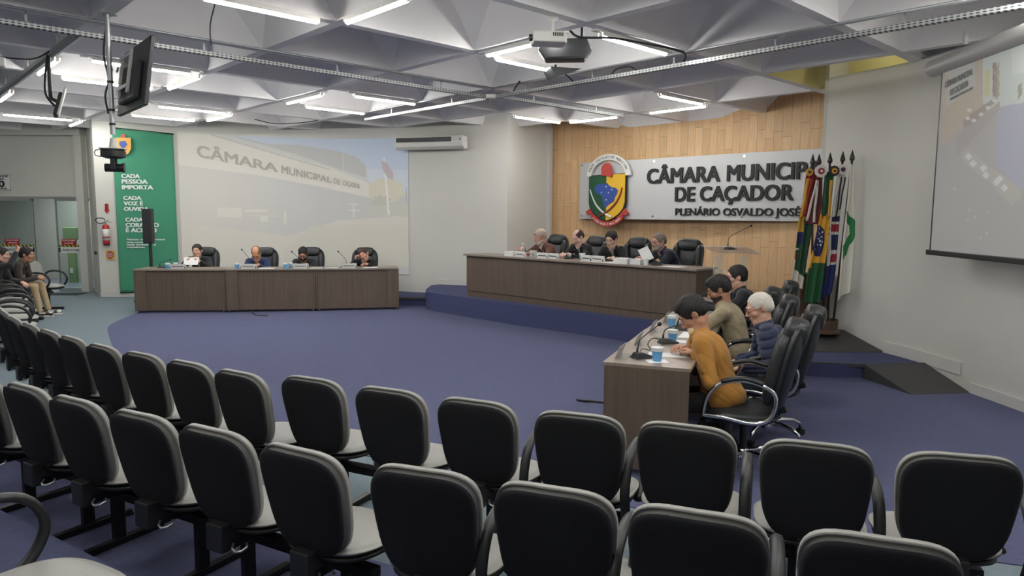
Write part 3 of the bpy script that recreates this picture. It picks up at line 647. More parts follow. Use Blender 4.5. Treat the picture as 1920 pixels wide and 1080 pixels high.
# ---------------------------------------------------------------- ceiling projector, second projector, black loudspeakers
def projector(x, y, z, rz, label):
    t = empty('projector', label, 'projector', (x, y, z), rz)
    MB().prism([(-0.15, -0.11), (0.12, -0.11), (0.15, -0.06), (0.15, 0.09), (0.12, 0.12), (-0.15, 0.12)], -0.045, 0.045).build('body', M_white, t, bevel=0.012)
    b = MB()
    for k in range(6): b.box((0.02+k*0.016, -0.111, 0.018), (0.009, 0.004, 0.03))
    b.build('vent', M_dark, t)
    MB().cyl((-0.155, -0.03, 0), (-0.18, -0.03, 0), 0.03, n=16).build('lens', M_black, t, angle=40)
    b = MB(); b.box((0.03, 0.0, 0.055), (0.12, 0.1, 0.012)); b.cyl((0.03, 0, 0.055), (0.03, 0, ZC-z-0.008), 0.018); b.box((0.03, 0, ZC-z-0.005), (0.09, 0.09, 0.01)); b.build('ceiling_mount', M_white, t, angle=40)
projector(0.31, 6.35, 3.27, 0.12, 'white projector hanging from the ceiling at the upper centre')
projector(-4.93, 6.75, 3.13, -0.5, 'white projector hanging at the far left edge of the ceiling')
def hexbox(c, rz, w, h, d, label):
    t = empty('loudspeaker', label, 'loudspeaker', c, rz)
    MB().prism([(-w/2, 0), (-w/2+0.07, -h/2), (w/2-0.07, -h/2), (w/2, 0), (w/2-0.05, h/2), (-w/2+0.05, h/2)], -d/2, d/2, M=Matrix(((1, 0, 0), (0, 0, -1), (0, 1, 0)))).build('cabinet', M_black, t, bevel=0.01)
    MB().box((0, -d/2-0.004, 0), (w-0.2, 0.006, h-0.05)).build('grille', mat('speaker_grille', (38, 39, 42), 0.8), t)
    for s in (-1, 1): MB().box((s*(w/2-0.1), 0, (ZC+0.15-c[2])/2+h/4), (0.02, 0.02, max(0.02, ZC+0.1-c[2]-h/2))).build('bracket', M_blackm, t)
hexbox((0.50, 7.05, 3.33), GA-0.1-PI/2+PI/2-0.75, 0.52, 0.2, 0.16, 'black six-sided loudspeaker hanging behind the ceiling projector')
t = empty('loudspeaker', 'black wedge-shaped loudspeaker tucked under a rib below the central lamp', 'loudspeaker', (0.53, 8.35, 3.36), 0.45)
MB().prism([(-0.17, 0.05), (-0.10, -0.06), (0.24, 0.065)], -0.1, 0.1, M=Matrix(((1, 0, 0), (0, 0, -1), (0, 1, 0)))).build('cabinet', M_black, t); MB().box((-0.05, 0, 0.07), (0.02, 0.02, 0.06)).build('bracket', M_blackm, t)

# ---------------------------------------------------------------- television and camera on the ceiling pole
px_, py_ = -3.52, 6.3
t = empty('ceiling_pole', 'galvanised steel pole hanging from the ceiling at the upper left', 'pole', (px_, py_, 0))
MB().cyl((0, 0, 2.42), (0, 0, ZC), 0.021, n=16).build('pipe', M_galv, t, angle=40)
MB().box((0, 0, ZC-0.005), (0.12, 0.12, 0.01)).build('ceiling_plate', M_galv, t)
for z in (2.5, 2.62, 2.86): MB().cyl((0, 0, z), (0, 0, z+0.02), 0.025, n=16).build('tape', M_black, t, angle=40)
MB().lathe([(0.0, 2.30), (0.04, 2.30), (0.036, 2.32), (0.023, 2.39), (0, 2.39)]).build('flange', M_white, t, angle=40)
b = MB(); b.tube(smooth_line([(-0.02, 0.0, 3.3), (-0.045, 0.0, 3.1), (-0.02, 0.01, 2.9), (-0.05, 0.0, 2.75), (-0.03, 0, 2.6)], 5), 0.008, n=6); b.build('cable', M_black, t, smooth=True)
tvc = Vector((-3.37, 6.37, 2.925)); tvd = Vector((0.65, -0.76, 0)).normalized(); tva = math.atan2(tvd.y, tvd.x)
t = empty('television', 'large flat television seen from behind, hung on the ceiling pole', 'television', tvc, tva)
TLT = T3(rx=math.radians(-8))
xf(MB().box((0, 0.03, 0), (0.98, 0.035, 0.58)), TLT).build('casing', M_black, t, bevel=0.006)
xf(MB().box((0, 0.05, 0), (0.94, 0.004, 0.54)), TLT).build('screen', mat('dark_screen', (12, 12, 14), 0.15), t)
xf(MB().box((0.02, -0.008, -0.06), (0.6, 0.05, 0.32)), TLT).build('rear_housing', mat('tv_rear', (46, 48, 52), 0.55), t, bevel=0.015)
for x in (-0.2, 0.12): xf(MB().box((x, -0.045, 0.03), (0.045, 0.022, 0.38)), TLT).build('mount_rail', M_white, t, bevel=0.003)
for zc_ in (0.17, -0.1): xf(MB().box((-0.04, -0.06, zc_), (0.4, 0.01, 0.03)), TLT).build('mount_crossbar', M_white, t)
b = MB(); b.tube([(-0.1, -0.09, 0.05), (-0.2, -0.06, 0.1)], 0.009, n=6); b.tube([(-0.26, -0.1, 0.1), (-0.1, -0.13, 0.06)], 0.012, n=8); b.build('clamp', M_galv, t)
t = empty('conference_camera', 'black pan-tilt camera under a white plate at the foot of the ceiling pole', 'camera', (px_+0.0, py_-0.01, 2.296), 0.3)
MB().box((0, 0, 0), (0.2, 0.16, 0.008)).build('plate', M_white, t)
MB().lathe([(0, -0.085), (0.06, -0.085), (0.10, -0.07), (0.10, -0.02), (0.085, -0.004), (0, -0.004)], n=28).build('camera_base', M_black, t, angle=40)
for s in (-1, 1): MB().box((0, s*0.042, -0.13), (0.04, 0.014, 0.11)).build('yoke', M_black, t, bevel=0.005)
MB().cyl((-0.07, 0, -0.165), (0.05, 0, -0.165), 0.036, n=20).cyl((0.05, 0, -0.165), (0.085, 0, -0.165), 0.034, 0.044, n=20).build('camera_head', M_black, t, angle=40)
b = MB(); b.tube(smooth_line([(-0.08, 0, -0.004), (-0.14, 0, -0.02), (-0.14, 0, -0.06), (-0.09, 0, -0.07)], 5), 0.004, n=6); b.build('cable', M_black, t)
t = empty('hanging_monitor', 'small white-fronted panel seen edge-on, hung from the left cable tray', 'monitor', (-4.66, 7.4, 2.86), -1.01)
MB().box((0, 0.012, 0), (0.34, 0.018, 0.30), M=Matrix.Rotation(math.radians(-16), 3, 'X')).build('front_panel', M_white, t, bevel=0.006)
MB().box((0, -0.018, -0.03), (0.26, 0.04, 0.24), M=Matrix.Rotation(math.radians(-16), 3, 'X')).build('housing', M_black, t, bevel=0.01)
b = MB(); b.cyl((0, -0.08, 0.03), (0, -0.08, 0.47), 0.018, n=12); b.bar((0, -0.09, 0.04), (0, -0.02, 0.0), 0.03, 0.03); b.build('arm', M_blackm, t)
b = MB(); b.tube(smooth_line([(-0.05, -0.09, 0.44), (-0.13, -0.12, 0.25), (-0.12, -0.12, 0.08), (-0.02, -0.05, -0.04)], 6), 0.012, n=6); b.build('cable', M_black, t, smooth=True)

# ---------------------------------------------------------------- green banner on the back wall
def bw(px, py, Y=14.36): return ((px-960)*Y/1320, Y, 1.75+(397.5-py)*Y/1320)
M_green = mat('green_banner_cloth', (60, 140, 108), 0.8, sheen=0.3)
M_greend = mat('banner_hem', (24, 52, 40), 0.8)
ban = empty('wall_banner', 'tall green cloth banner with white slogans hanging left of the projected picture', 'banner', (0, 0, 0))
def ban_y(X):
    for i in range(len(BACK)-1):
        if BACK[i][0] <= X <= BACK[i+1][0]:
            f = (X-BACK[i][0])/(BACK[i+1][0]-BACK[i][0]); return BACK[i][1]+f*(BACK[i+1][1]-BACK[i][1])
    return 14.35
BX0, BX1, BZ0, BZ1 = -8.02, -6.90, 0.10, 3.40
def bpos(X, Z, off=0.045):
    k = max(0, (Z-2.4)/1.0); return ban_y(X)-off-0.012*math.sin(X*9+Z*2)*k-0.02*k*math.sin((X-BX0)/(BX1-BX0)*PI)*math.sin(Z*14)
b = MB(); nu, nv = 26, 60; V = []; F = []
for j in range(nv+1):
    for i in range(nu+1):
        X = BX0+(BX1-BX0)*i/nu+0.02*(j/nv)*0; Z = BZ0+(BZ1-BZ0)*j/nv-0.10*(i/nu)*(j/nv)**6*0.9; V.append((X, bpos(X, Z), Z))
for j in range(nv):
    for i in range(nu): a = j*(nu+1)+i; F.append((a, a+1, a+nu+2, a+nu+1))
b.add(V, F); o = b.build('cloth', M_green, ban, smooth=True); sd = o.modifiers.new('solid', 'SOLIDIFY'); sd.thickness = 0.004
MB().cyl((BX0-0.02, bpos(BX0, BZ1)+0.0, BZ1+0.01), (BX1+0.02, bpos(BX1, BZ1), BZ1-0.09), 0.014, n=10).build('top_rod', M_greend, ban, smooth=True)
MB().cyl((BX0, bpos(BX0, BZ0), BZ0-0.01), (BX1, bpos(BX1, BZ0), BZ0-0.01), 0.012, n=10).build('bottom_rod', M_black, ban, smooth=True)
M_lett = mat('white_lettering', (225, 232, 228), 0.7)
def wall_text(name, txt, x0, x1, z, h, parent, m, yf, **kw):
    V, F = text_mesh(txt, **kw); xs = [v[0] for v in V]; ys = [v[1] for v in V]
    cap = kw.get('cap', None)
    s = (x1-x0)/(max(xs)-min(xs)); mnx = min(xs)
    b = MB(); b.add([((x0+(v[0]-mnx)*s), yf(x0+(v[0]-mnx)*s, z+v[1]*h)-v[2]*1.5, z+v[1]*h) for v in V], F)
    b.build(name, m, parent)
CAP = 0.70     # cap height of the built-in font at size 1
def bline(txt, xa, xb, yt, yb, cap=1.0):
    p0 = bw(xa/2.57, 200+yb/2.57); p1 = bw(xb/2.57, 200+yt/2.57)
    wall_text('slogan', txt, p0[0]+0.0, p1[0], p0[2], (p1[2]-p0[2])/CAP*0.84, ban, M_lett, lambda X, Z: bpos(X, Z)-0.012, bold=0.045)
for a in (('CADA', 607, 690, 328, 350), ('PESSOA', 607, 723, 353, 376), ('IMPORTA', 607, 745, 380, 403), ('CADA', 611, 692, 432, 453), ('VOZ É', 611, 698, 458, 479), ('OUVIDA', 611, 722, 484, 505),
          ('CADA', 615, 695, 535, 556), ('CORAÇÃO', 615, 762, 560, 582), ('É ACEITO', 615, 752, 585, 607), ('Vamos construirmos', 616, 785, 636, 646), ('uma comunidade', 616, 745, 649, 659), ('mais inclusiva e', 616, 745, 661, 671), ('respeitosa.', 616, 700, 673, 683)): bline(*a)
# small coat of arms on the banner
def ell(cx, cz, rx, rz, n=24, a0=0, a1=2*PI): return [(cx+rx*math.cos(a0+(a1-a0)*k/n), cz+rz*math.sin(a0+(a1-a0)*k/n)) for k in range(n+(0 if abs(a1-a0-2*PI) < 1e-6 else 1))]
def flat(b, pts, y0, off): b.add([(x, y0-off, z) for x, z in pts], [tuple(range(len(pts)))]); return b
M_y2 = mat('crest_yellow', (222, 176, 40), 0.5); M_r2 = mat('crest_red', (176, 60, 52), 0.5); M_b2 = mat('crest_blue', (44, 74, 150), 0.5); M_g2 = mat('crest_green', (24, 78, 48), 0.5)
cx0, cz0 = -7.79, 3.06; yb_ = 14.30
crest = MB(); flat(crest, [(cx0-.15, cz0+.15), (cx0+.15, cz0+.15), (cx0+.15, cz0-.06), (cx0+.09, cz0-.16), (cx0, cz0-.2), (cx0-.09, cz0-.16), (cx0-.15, cz0-.06)][::-1], yb_, 0.0)
crest.build('crest', mat('crest_orange', (222, 160, 70), 0.6), ban)
c2 = MB(); flat(c2, [(cx0-.08, cz0+.08), (cx0+.04, cz0+.09), (cx0+.08, cz0+.02), (cx0-.0, cz0-.08), (cx0-.08, cz0)][::-1], yb_, 0.004); c2.build('crest_map', M_b2, ban)
c3 = MB(); flat(c3, [(cx0-.05, cz0+.15), (cx0+.05, cz0+.15), (cx0+.04, cz0+.22), (cx0-.03, cz0+.22)][::-1], yb_, 0.004); c3.build('crest_cap', M_r2, ban)

# ---------------------------------------------------------------- projected picture on the back wall
def by2(X): return ban_y(X)-0.02
PX0, PX1, PZ0, PZ1 = -6.84, -2.10, 0.5, 3.34
def proj_pos(U, V):
    X = PX0+(PX1-PX0)*U; Z = PZ0+(PZ1-0.10*U-PZ0)*V; Y = np.array([by2(x) for x in X]); return X, Y, Z
def to_pic(X, Y, Z):   # picture coordinates used to draw the projected photograph
    px = 960+1320*X/Y; py = 397.5-(Z-1.75)*1320/Y; return (px-330)*4.267, (py-240)*4.267
def wob(a, b_, s): return np.sin(a*s)*np.sin(b_*s*1.3+1.7)
def proj_col(U, V):
    X, Y, Z = proj_pos(U, V); x, y = to_pic(X, Y, Z); c = np.zeros((len(x), 3)); c[:] = (192, 188, 178)
    low = y > 300+0.13*x; t_ = np.clip((x-300)/900, 0, 1)[:, None]
    c[low] = ((1-t_)*np.array((190, 188, 180))+t_*np.array((176, 177, 178)))[low]
    g = inpoly(x, y, [(1860, 690), (1300, 735), (900, 860), (0, 760), (0, 1100), (1900, 1100)]); c[g] = (196, 192, 180)
    g = inpoly(x, y, [(1080, 780), (860, 980), (860, 1100), (1900, 1100), (1900, 760)]); c[g] = (190, 188, 174)
    sky = inpoly(x, y, [(290, 40), (760, 140), (1000, 145), (1300, 190), (1450, 235), (1530, 310), (1550, 430), (1900, 520), (1900, -40), (290, -40)])
    ts = np.clip((x-300)/1500, 0, 1)[:, None]*0.6+np.clip(1-y/500, 0, 1)[:, None]*0.4
    c[sky] = ((1-ts)*np.array((192, 204, 214))+ts*np.array((158, 178, 212)))[sky]
    hz = sky & (y > 330) & (x > 1500); c[hz] = c[hz]*0.6+np.array((205, 212, 212))*0.4
    dr = inpoly(x, y, [(420, 62), (760, 138), (1000, 143), (1300, 188), (1450, 232), (1525, 300), (1528, 440), (1350, 345), (1040, 235)]); c[dr] = (166, 168, 168)
    c[dr & (np.abs(x-1348) < 4)] = (195, 195, 192)
    gl = inpoly(x, y, [(300, 60), (420, 62), (1530, 395), (1550, 440)]); c[gl] = (186, 190, 190)
    fa = inpoly(x, y, [(-10, 40), (290, 62), (760, 190), (1240, 318), (1550, 440), (1550, 552), (1150, 466), (640, 375), (-10, 300)]); c[fa] = (207, 203, 192)
    ln = np.abs(y-(66+(x-300)*0.285)) < 4; c[ln & (x > 300) & (x < 1240)] = (160, 158, 150)
    tr = (((x-1680)/150)**2+((y-500)/95)**2+0.25*wob(x, y, 0.06) < 1) & (x > 1550); c[tr] = (196, 190, 166)
    tk = (((x-1640)/90)**2+((y-590)/60)**2+0.5*wob(x, y, 0.12) < 0.8); c[tk] = (170, 168, 154)
    hd = inpoly(x, y, [(1545, 620), (1900, 600), (1900, 700), (1545, 690)]); c[hd] = (178, 180, 166)
    c[(np.abs(x-(1672+(y-240)*0.07)) < 7) & (y > 240) & (y < 690)] = (222, 222, 216)
    fl = inpoly(x, y, [(1650, 260), (1690, 275), (1740, 350), (1745, 410), (1700, 400), (1660, 330)]); c[fl] = (168, 150, 160)
    c[(np.abs(x-1845) < 5) & (y > 470) & (y < 600)] = (150, 156, 160)
    c[(np.abs(x-1425) < 7) & (y > 600) & (y < 705)] = (200, 200, 196); c[(np.abs(y-606) < 5) & (x > 1385) & (x < 1465)] = (200, 200, 196); c[(np.abs(y-652) < 5) & (x > 1380) & (x < 1470)] = (200, 200, 196)
    for (a, b_, d, e) in ((340, 640, 530, 715), (680, 700, 740, 750), (560, 650, 740, 670), (870, 660, 890, 765), (600, 700, 890, 705)):
        c[(x > a) & (x < d) & (y > b_) & (y < e)] = (203, 200, 188)
    return c*0.6+0.4*np.array((190, 188, 183))
pj = empty('projected_picture', 'large projected photograph of a curved council building on the back wall', 'projection', (0, 0, 0))
M_proj = vcmat('projected_light_picture', 0.9, 0.12)
image_mesh('picture', 380, 200, proj_pos, proj_col, M_proj, pj)
# its lettering follows the curved facade
def pic_to_wall(x, y):
    px = 330+x/4.267; k = (px-960)/1320
    Xl, Xh = PX0-0.6, PX1+0.6
    for _ in range(30):
        Xm = (Xl+Xh)/2
        if Xm/ban_y(Xm) < k: Xl = Xm
        else: Xh = Xm
    X = (Xl+Xh)/2; Y = ban_y(X)-0.026; return (X, Y, 1.75+(397.5-(240+y/4.267))*Y/1320)
b = MB()
for word, xa, xb in (('CÂMARA', 200, 835), ('MUNICIPAL', 862, 1258), ('DE', 1275, 1325), ('CAÇADOR', 1345, 1480)):
    V, F = text_mesh(word, bold=0.03); mn = min(v[0] for v in V); mxx = max(v[0] for v in V)
    def wp(v):
        x = xa+(v[0]-mn)/(mxx-mn)*(xb-xa); base = 238+(x-200)*0.1905; cap = 92*(1-(x-200)/1280*0.62); q = pic_to_wall(x, base-v[1]/CAP*cap); return (q[0], q[1]-v[2]*1.5, q[2])
    b.add([wp(v) for v in V], F)
b.build('facade_lettering', mat('facade_lettering_grey', (178, 174, 166), 0.9), pj)

# ---------------------------------------------------------------- air conditioner
ac = empty('air_conditioner', 'long white wall air conditioner above the right end of the projected picture', 'air conditioner', (-1.56, 14.03, 3.10), math.atan2(-0.40, 1.25))
MB().prism([(0, -0.10), (-0.14, -0.12), (-0.23, -0.07), (-0.25, 0.03), (-0.25, 0.125), (0, 0.125)], -0.72, 0.72, M=Matrix(((0, 0, 1), (1, 0, 0), (0, 1, 0)))).build('casing', M_white, ac, bevel=0.01)
MB().box((-0.10, -0.253, 0.06), (1.16, 0.008, 0.085)).build('outlet', M_black, ac)
for k in range(26): MB().box((-0.64+k*0.043, -0.258, 0.06), (0.008, 0.006, 0.06)).build('louvre', mat('louvre_grey', (92, 93, 94), 0.6), ac)
MB().box((0.66, -0.253, 0.06), (0.02, 0.006, 0.04)).build('indicator', M_black, ac)

# ---------------------------------------------------------------- column loudspeaker behind the left desk
t = empty('column_loudspeaker', 'tall thin black loudspeaker on a pole in front of the green banner', 'loudspeaker', (-7.02, 13.62, 0.0), 0.05)
MB().box((0, 0, 1.47), (0.17, 0.14, 0.66)).build('cabinet', M_black, t, bevel=0.008); MB().box((0, -0.072, 1.47), (0.15, 0.006, 0.62)).build('grille', mat('speaker_grille', (38, 39, 42), 0.8), t)
MB().cyl((0.02, 0, 0.06), (0.02, 0, 1.16), 0.03, n=14).build('pole', M_black, t, angle=40); MB().box((0, 0, 0.03), (0.5, 0.42, 0.06)).build('base', M_black, t, bevel=0.02)

# ---------------------------------------------------------------- column: extinguisher, signs
t = empty('fire_extinguisher', 'red fire extinguisher hanging on the white column left of the banner', 'fire extinguisher', (-8.20, 14.24, 1.06), 0)
M_red = mat('extinguisher_red', (170, 34, 34), 0.35)
MB().lathe([(0, 0.02), (0.05, 0.02), (0.062, 0.035), (0.065, 0.06), (0.065, 0.36), (0.055, 0.40), (0.025, 0.425), (0, 0.425)], n=24).build('cylinder', M_red, t, smooth=True)
MB().lathe([(0, 0), (0.058, 0), (0.058, 0.025), (0, 0.025)], n=24).build('foot', M_black, t, angle=40)
MB().lathe([(0.0665, 0.1), (0.0668, 0.1), (0.0668, 0.33), (0.0665, 0.33)], n=24).build('label', mat('ext_label', (200, 200, 196), 0.6), t, smooth=True)
MB().lathe([(0.0670, 0.155), (0.0672, 0.155), (0.0672, 0.18), (0.0670, 0.18)], n=24).build('label_band', M_red, t, smooth=True)
b = MB(); b.cyl((0, 0, 0.42), (0, 0, 0.47), 0.016); b.bar((-0.02, 0, 0.49), (0.13, 0, 0.47), 0.02, 0.01); b.bar((-0.02, 0, 0.47), (0.07, 0, 0.52), 0.02, 0.008); b.build('valve', M_chrome, t, angle=40)
b = MB(); b.tube(smooth_line([(-0.02, 0, 0.46), (-0.12, -0.01, 0.44), (-0.19, -0.01, 0.50), (-0.15, -0.01, 0.55), (-0.03, -0.01, 0.54), (-0.01, 0, 0.5)], 6), 0.009, n=8); b.build('hose', M_black, t, smooth=True)
MB().box((0, 0.06, 0.30), (0.03, 0.06, 0.05)).build('wall_hook', M_blackm, t)
M_signr = mat('sign_red', (176, 40, 46), 0.5); M_signw = mat('sign_white', (222, 222, 220), 0.5); M_ink = mat('black_ink', (28, 28, 30), 0.6); M_signy = mat('sign_yellow', (214, 186, 92), 0.5)
def plate(name, label, cat, x, y, z, w_, h_, m, rz=0.0, th=0.006):
    t = empty(name, label, cat, (x, y, z), rz); MB().box((0, 0, 0), (w_, th, h_)).build('plate', m, t, bevel=0.001); return t
def ptext(t, txt, h, m, z=0, x=0, w=None, y=-0.0045, bold=0.03, name='lettering'):
    V, F = text_mesh(txt, bold=bold, align='CENTER'); xs = [v[0] for v in V]; s = h/CAP; sx = s if w is None else w/(max(xs)-min(xs)); mid = (max(xs)+min(xs))/2
    b = MB(); b.add([(x+(v[0]-mid)*sx, y-v[2]*0.5, z+v[1]*s) for v in V], F); return b.build(name, m, t)
t = empty('arrow_sign', 'small red arrow sign pointing down on the white column', 'sign', (-8.21, 14.33, 1.80))
b = MB(); b.add([(x, -0.004, z) for x, z in ((-0.035, 0.10), (-0.035, -0.02), (-0.06, -0.02), (0, -0.10), (0.06, -0.02), (0.035, -0.02), (0.035, 0.10))], [(6, 5, 4, 3, 2, 1, 0)]); b.build('arrow', M_signr, t)
b = MB(); V, F = text_mesh('EXTINTOR', bold=0.02); b.add([(0.012-v[1]*0.03, -0.006, 0.085-v[0]*0.021) for v in V], F); b.build('lettering', M_signw, t)
t = plate('round_sign', 'yellow square sticker with a red disc below the fire extinguisher', 'sign', -8.19, 14.33, 0.86, 0.19, 0.19, M_signy)
MB().cyl((0, -0.0035, 0), (0, -0.006, 0), 0.078, n=28).build('disc', M_signr, t)
ptext(t, 'PROIBIDO', 0.022, M_signw, 0.022, w=0.11, y=-0.0075); ptext(t, 'DEPOSITAR', 0.022, M_signw, -0.012, w=0.13, y=-0.0075); ptext(t, 'MATERIAIS', 0.022, M_signw, -0.046, w=0.11, y=-0.0075)
tag(MB().box((-8.72, 14.72, 0.88), (0.13, 0.03, 0.06), rz=-0.94).build('door_release', M_black, None, bevel=0.005), 'small black box on the door jamb left of the column', 'switch box')
t = plate('capacity_sign', 'white sign with the room capacity of 300 people over the glass doors', 'sign', -11.22, 15.41, 2.36, 0.70, 0.38, M_signw)
b = MB(); b.box((0, -0.0035, 0.17), (0.68, 0.002, 0.008)); b.box((0, -0.0035, -0.17), (0.68, 0.002, 0.008)); b.box((-0.336, -0.0035, 0), (0.008, 0.002, 0.34)); b.box((0.336, -0.0035, 0), (0.008, 0.002, 0.34)); b.build('border', M_ink, t)
ptext(t, 'CAPACIDADE', 0.05, M_ink, 0.105, w=0.6); ptext(t, 'MÁXIMA', 0.045, M_ink, 0.045, w=0.42); ptext(t, '300', 0.13, M_ink, -0.10, w=0.42, bold=0.04); ptext(t, 'PESSOAS', 0.04, M_ink, -0.155, w=0.5)
# glass sliding doors
def hazard():
    m = bpy.data.materials.new('hazard_tape'); m.use_nodes = True; nt = m.node_tree; b = nt.nodes['Principled BSDF']; N = nt.nodes.new; LK = nt.links.new
    tc = N('ShaderNodeTexCoord'); sp = N('ShaderNodeSeparateXYZ'); LK(tc.outputs['Object'], sp.inputs[0])
    def mth(op, a, b_):
        n = N('ShaderNodeMath'); n.operation = op
        for i, v in enumerate((a, b_)):
            if isinstance(v, (int, float)): n.inputs[i].default_value = v
            else: LK(v, n.inputs[i])
        return n.outputs[0]
    s = mth('GREATER_THAN', mth('FRACT', mth('DIVIDE', mth('ADD', sp.outputs[0], sp.outputs[2]), 0.085), 0), 0.5)
    mx = N('ShaderNodeMix'); mx.data_type = 'RGBA'; LK(s, mx.inputs[0]); mx.inputs[6].default_value = (*lin((200, 190, 70)), 1); mx.inputs[7].default_value = (*lin((30, 30, 28)), 1); LK(mx.outputs[2], b.inputs['Base Color'])
    return m
M_haz = hazard()
def glass_door(x0, x1, n, arrow, label):
    t = empty('glass_door', label, 'door', ((x0+x1)/2, 15.46, 0)); w_ = x1-x0
    MB().box((0, 0, 1.01), (w_, 0.01, 1.98)).build('pane', M_glass, t)
    b = MB(); b.box((0, 0, 1.985), (w_, 0.04, 0.05)); b.box((0, 0, 0.03), (w_, 0.04, 0.06)); b.box((-w_/2+0.012 if arrow > 0 else w_/2-0.012, 0, 1.0), (0.024, 0.04, 2.0)); b.build('frame', M_alu, t, bevel=0.003)
    MB().box((0, -0.008, 0.985), (w_*0.99, 0.003, 0.04)).build('hazard_strip', M_haz, t)
    MB().box((0, -0.008, 0.895), (w_*0.99, 0.003, 0.13)).build('white_strip', M_signw, t)
    ptext(t, 'CÂMARA DE VEREADORES', 0.05, M_ink, 0.87, x=-0.02*arrow, w=min(0.62, w_*0.7), y=-0.0105, bold=0.01)
    MB().box((-arrow*(w_/2-0.04), -0.0098, 0.895), (0.05, 0.001, 0.11)).build('emblem_patch', M_ink, t)
    s = empty_child = MB().box((-arrow*w_*0.15, -0.008, 1.07), (0.32, 0.003, 0.13)).build('red_sticker', M_signr, t)
    xs = -arrow*w_*0.15
    ptext(t, 'PORTA DE CORRER', 0.028, M_signw, 1.09, x=xs, w=0.27, y=-0.0105)
    b = MB(); b.box((xs, -0.0105, 1.045), (0.2, 0.001, 0.014)); b.add([(xs+arrow*0.10, -0.0105, 1.025), (xs+arrow*0.135, -0.0105, 1.045), (xs+arrow*0.10, -0.0105, 1.065)], [(0, 1, 2), (2, 1, 0)]); b.build('arrow', M_signw, t)
glass_door(-11.9, -10.46, 1, -1, 'left glass sliding door with a red sticker and hazard strip')
glass_door(-9.98, -9.24, 2, 1, 'right glass sliding door beside the white column')
b = MB(); b.box((-11.1, 15.46, 2.03), (3.75, 0.1, 0.05)); b.build('trim_5', M_alu, None, kind='structure')
t = empty('green_post', 'green painted post standing in the hallway behind the glass door', 'post', (-10.75, 17.2, 0))
MB().box((0, 0, 0.65), (0.17, 0.12, 1.3)).build('post', mat('green_paint', (118, 146, 98), 0.6), t, bevel=0.006); MB().box((0.0, 0, 1.2), (0.34, 0.14, 0.3)).build('head', mat('green_paint2', (96, 122, 84), 0.6), t, bevel=0.01); MB().box((0, -0.07, 0.3), (0.07, 0.01, 0.12)).build('socket', M_signw, t)
tag(MB().box((-9.45, 14.75, 0.006), (0.75, 0.4, 0.012), rz=0.05).build('door_mat', mat('mat_dark', (48, 50, 52), 0.95), None), 'dark door mat on the grey carpet in front of the glass doors', 'mat')

# ---------------------------------------------------------------- sign on the panelling
SA = Vector((1.39, 14.60, 0)); SU = Vector((0.70, -0.714, 0)).normalized(); SN = Vector((-SU.y, SU.x, 0))*-1     # SN: towards the room
SN = Vector((-0.714, -0.70, 0)).normalized()
sg = empty('council_sign', 'long silver sign with raised black council lettering on the wood panelling', 'sign', SA, math.atan2(SU.y, SU.x))
MB().box((2.75, 0, 2.225), (5.5, 0.035, 1.135)).build('panel', mat('brushed_silver', (196, 197, 198), 0.5, 0.15), sg, bevel=0.004)
for x in (0.06, 1.8, 3.6, 5.4):
    for z in (1.72, 2.74): MB().cyl((x, 0.12, z), (x, -0.028, z), 0.02, n=12).build('standoff', M_chrome, sg, angle=40)
def sign_line(txt, s0, s1, z, cap, bold):
    V, F = text_mesh(txt, bold=bold, ext=0.12); xs = [v[0] for v in V]; mn, mx = min(xs), max(xs); k = (s1-s0)/(mx-mn); h = cap/CAP
    b = MB(); b.add([(s0+(v[0]-mn)*k, -0.032+v[2]*-0.12, z+v[1]*h) for v in V], F); b.build('raised_lettering', M_ink, sg)
sign_line('CÂMARA', 1.66, 3.17, 2.335, 0.265, 0.03); sign_line('MUNICIPAL', 3.30, 5.08, 2.335, 0.265, 0.03)
sign_line('DE CAÇADOR', 2.28, 4.48, 2.00, 0.25, 0.03)
sign_line('PLENÁRIO OSVALDO JOSÉ', 2.30, 4.60, 1.745, 0.125, 0.012)
# coat of arms
em = empty('coat_of_arms', 'coloured coat of arms with white arch and red ribbon, left on the sign', 'coat of arms', SA+SN*0.05, math.atan2(SU.y, SU.x))
def EP(x, y): return (0.245+(x-95)*0.001854, 2.92-(y-85)*0.00147)
def eshape(name, pts, m, d0, d1, bev=0.004):
    P = [EP(*p) for p in pts]; b = MB(); b.prism(P, d0, d1, M=Matrix(((1, 0, 0), (0, 0, -1), (0, 1, 0)))); return b.build(name, m, em, bevel=bev, seg=2)
def earc(cx, cy, rx, ry, a0, a1, n=24): return [(cx+rx*math.cos(math.radians(a0+(a1-a0)*k/n)), cy-ry*math.sin(math.radians(a0+(a1-a0)*k/n))) for k in range(n+1)]
eshape('arch', earc(383, 372, 288, 290, 0, 180)+earc(383, 372, 226, 214, 180, 0), M_signw, 0.0, 0.05)
shield_r = [(368, 352), (612, 352), (612, 720), (590, 800), (540, 870), (470, 925), (400, 958), (368, 962)]
shield_l = [(138, 365), (368, 362), (368, 962), (330, 952), (250, 905), (190, 850), (150, 780), (138, 720)]
eshape('shield_border', [(128, 355), (622, 342), (622, 730), (600, 810), (545, 885), (475, 938), (375, 975), (325, 965), (240, 920), (180, 860), (140, 790), (128, 720)], M_ink, 0.0, 0.045)
eshape('shield_green', shield_l, M_g2, 0.045, 0.055); eshape('shield_yellow', shield_r, M_y2, 0.045, 0.055)
eshape('map', [(215, 560), (225, 500), (270, 475), (350, 478), (385, 465), (400, 490), (440, 520), (500, 535), (525, 570), (510, 620), (490, 650), (475, 710), (430, 735), (385, 770), (365, 805), (345, 790), (350, 740), (320, 700), (325, 650), (280, 610), (230, 590)], M_b2, 0.055, 0.064, 0.001)
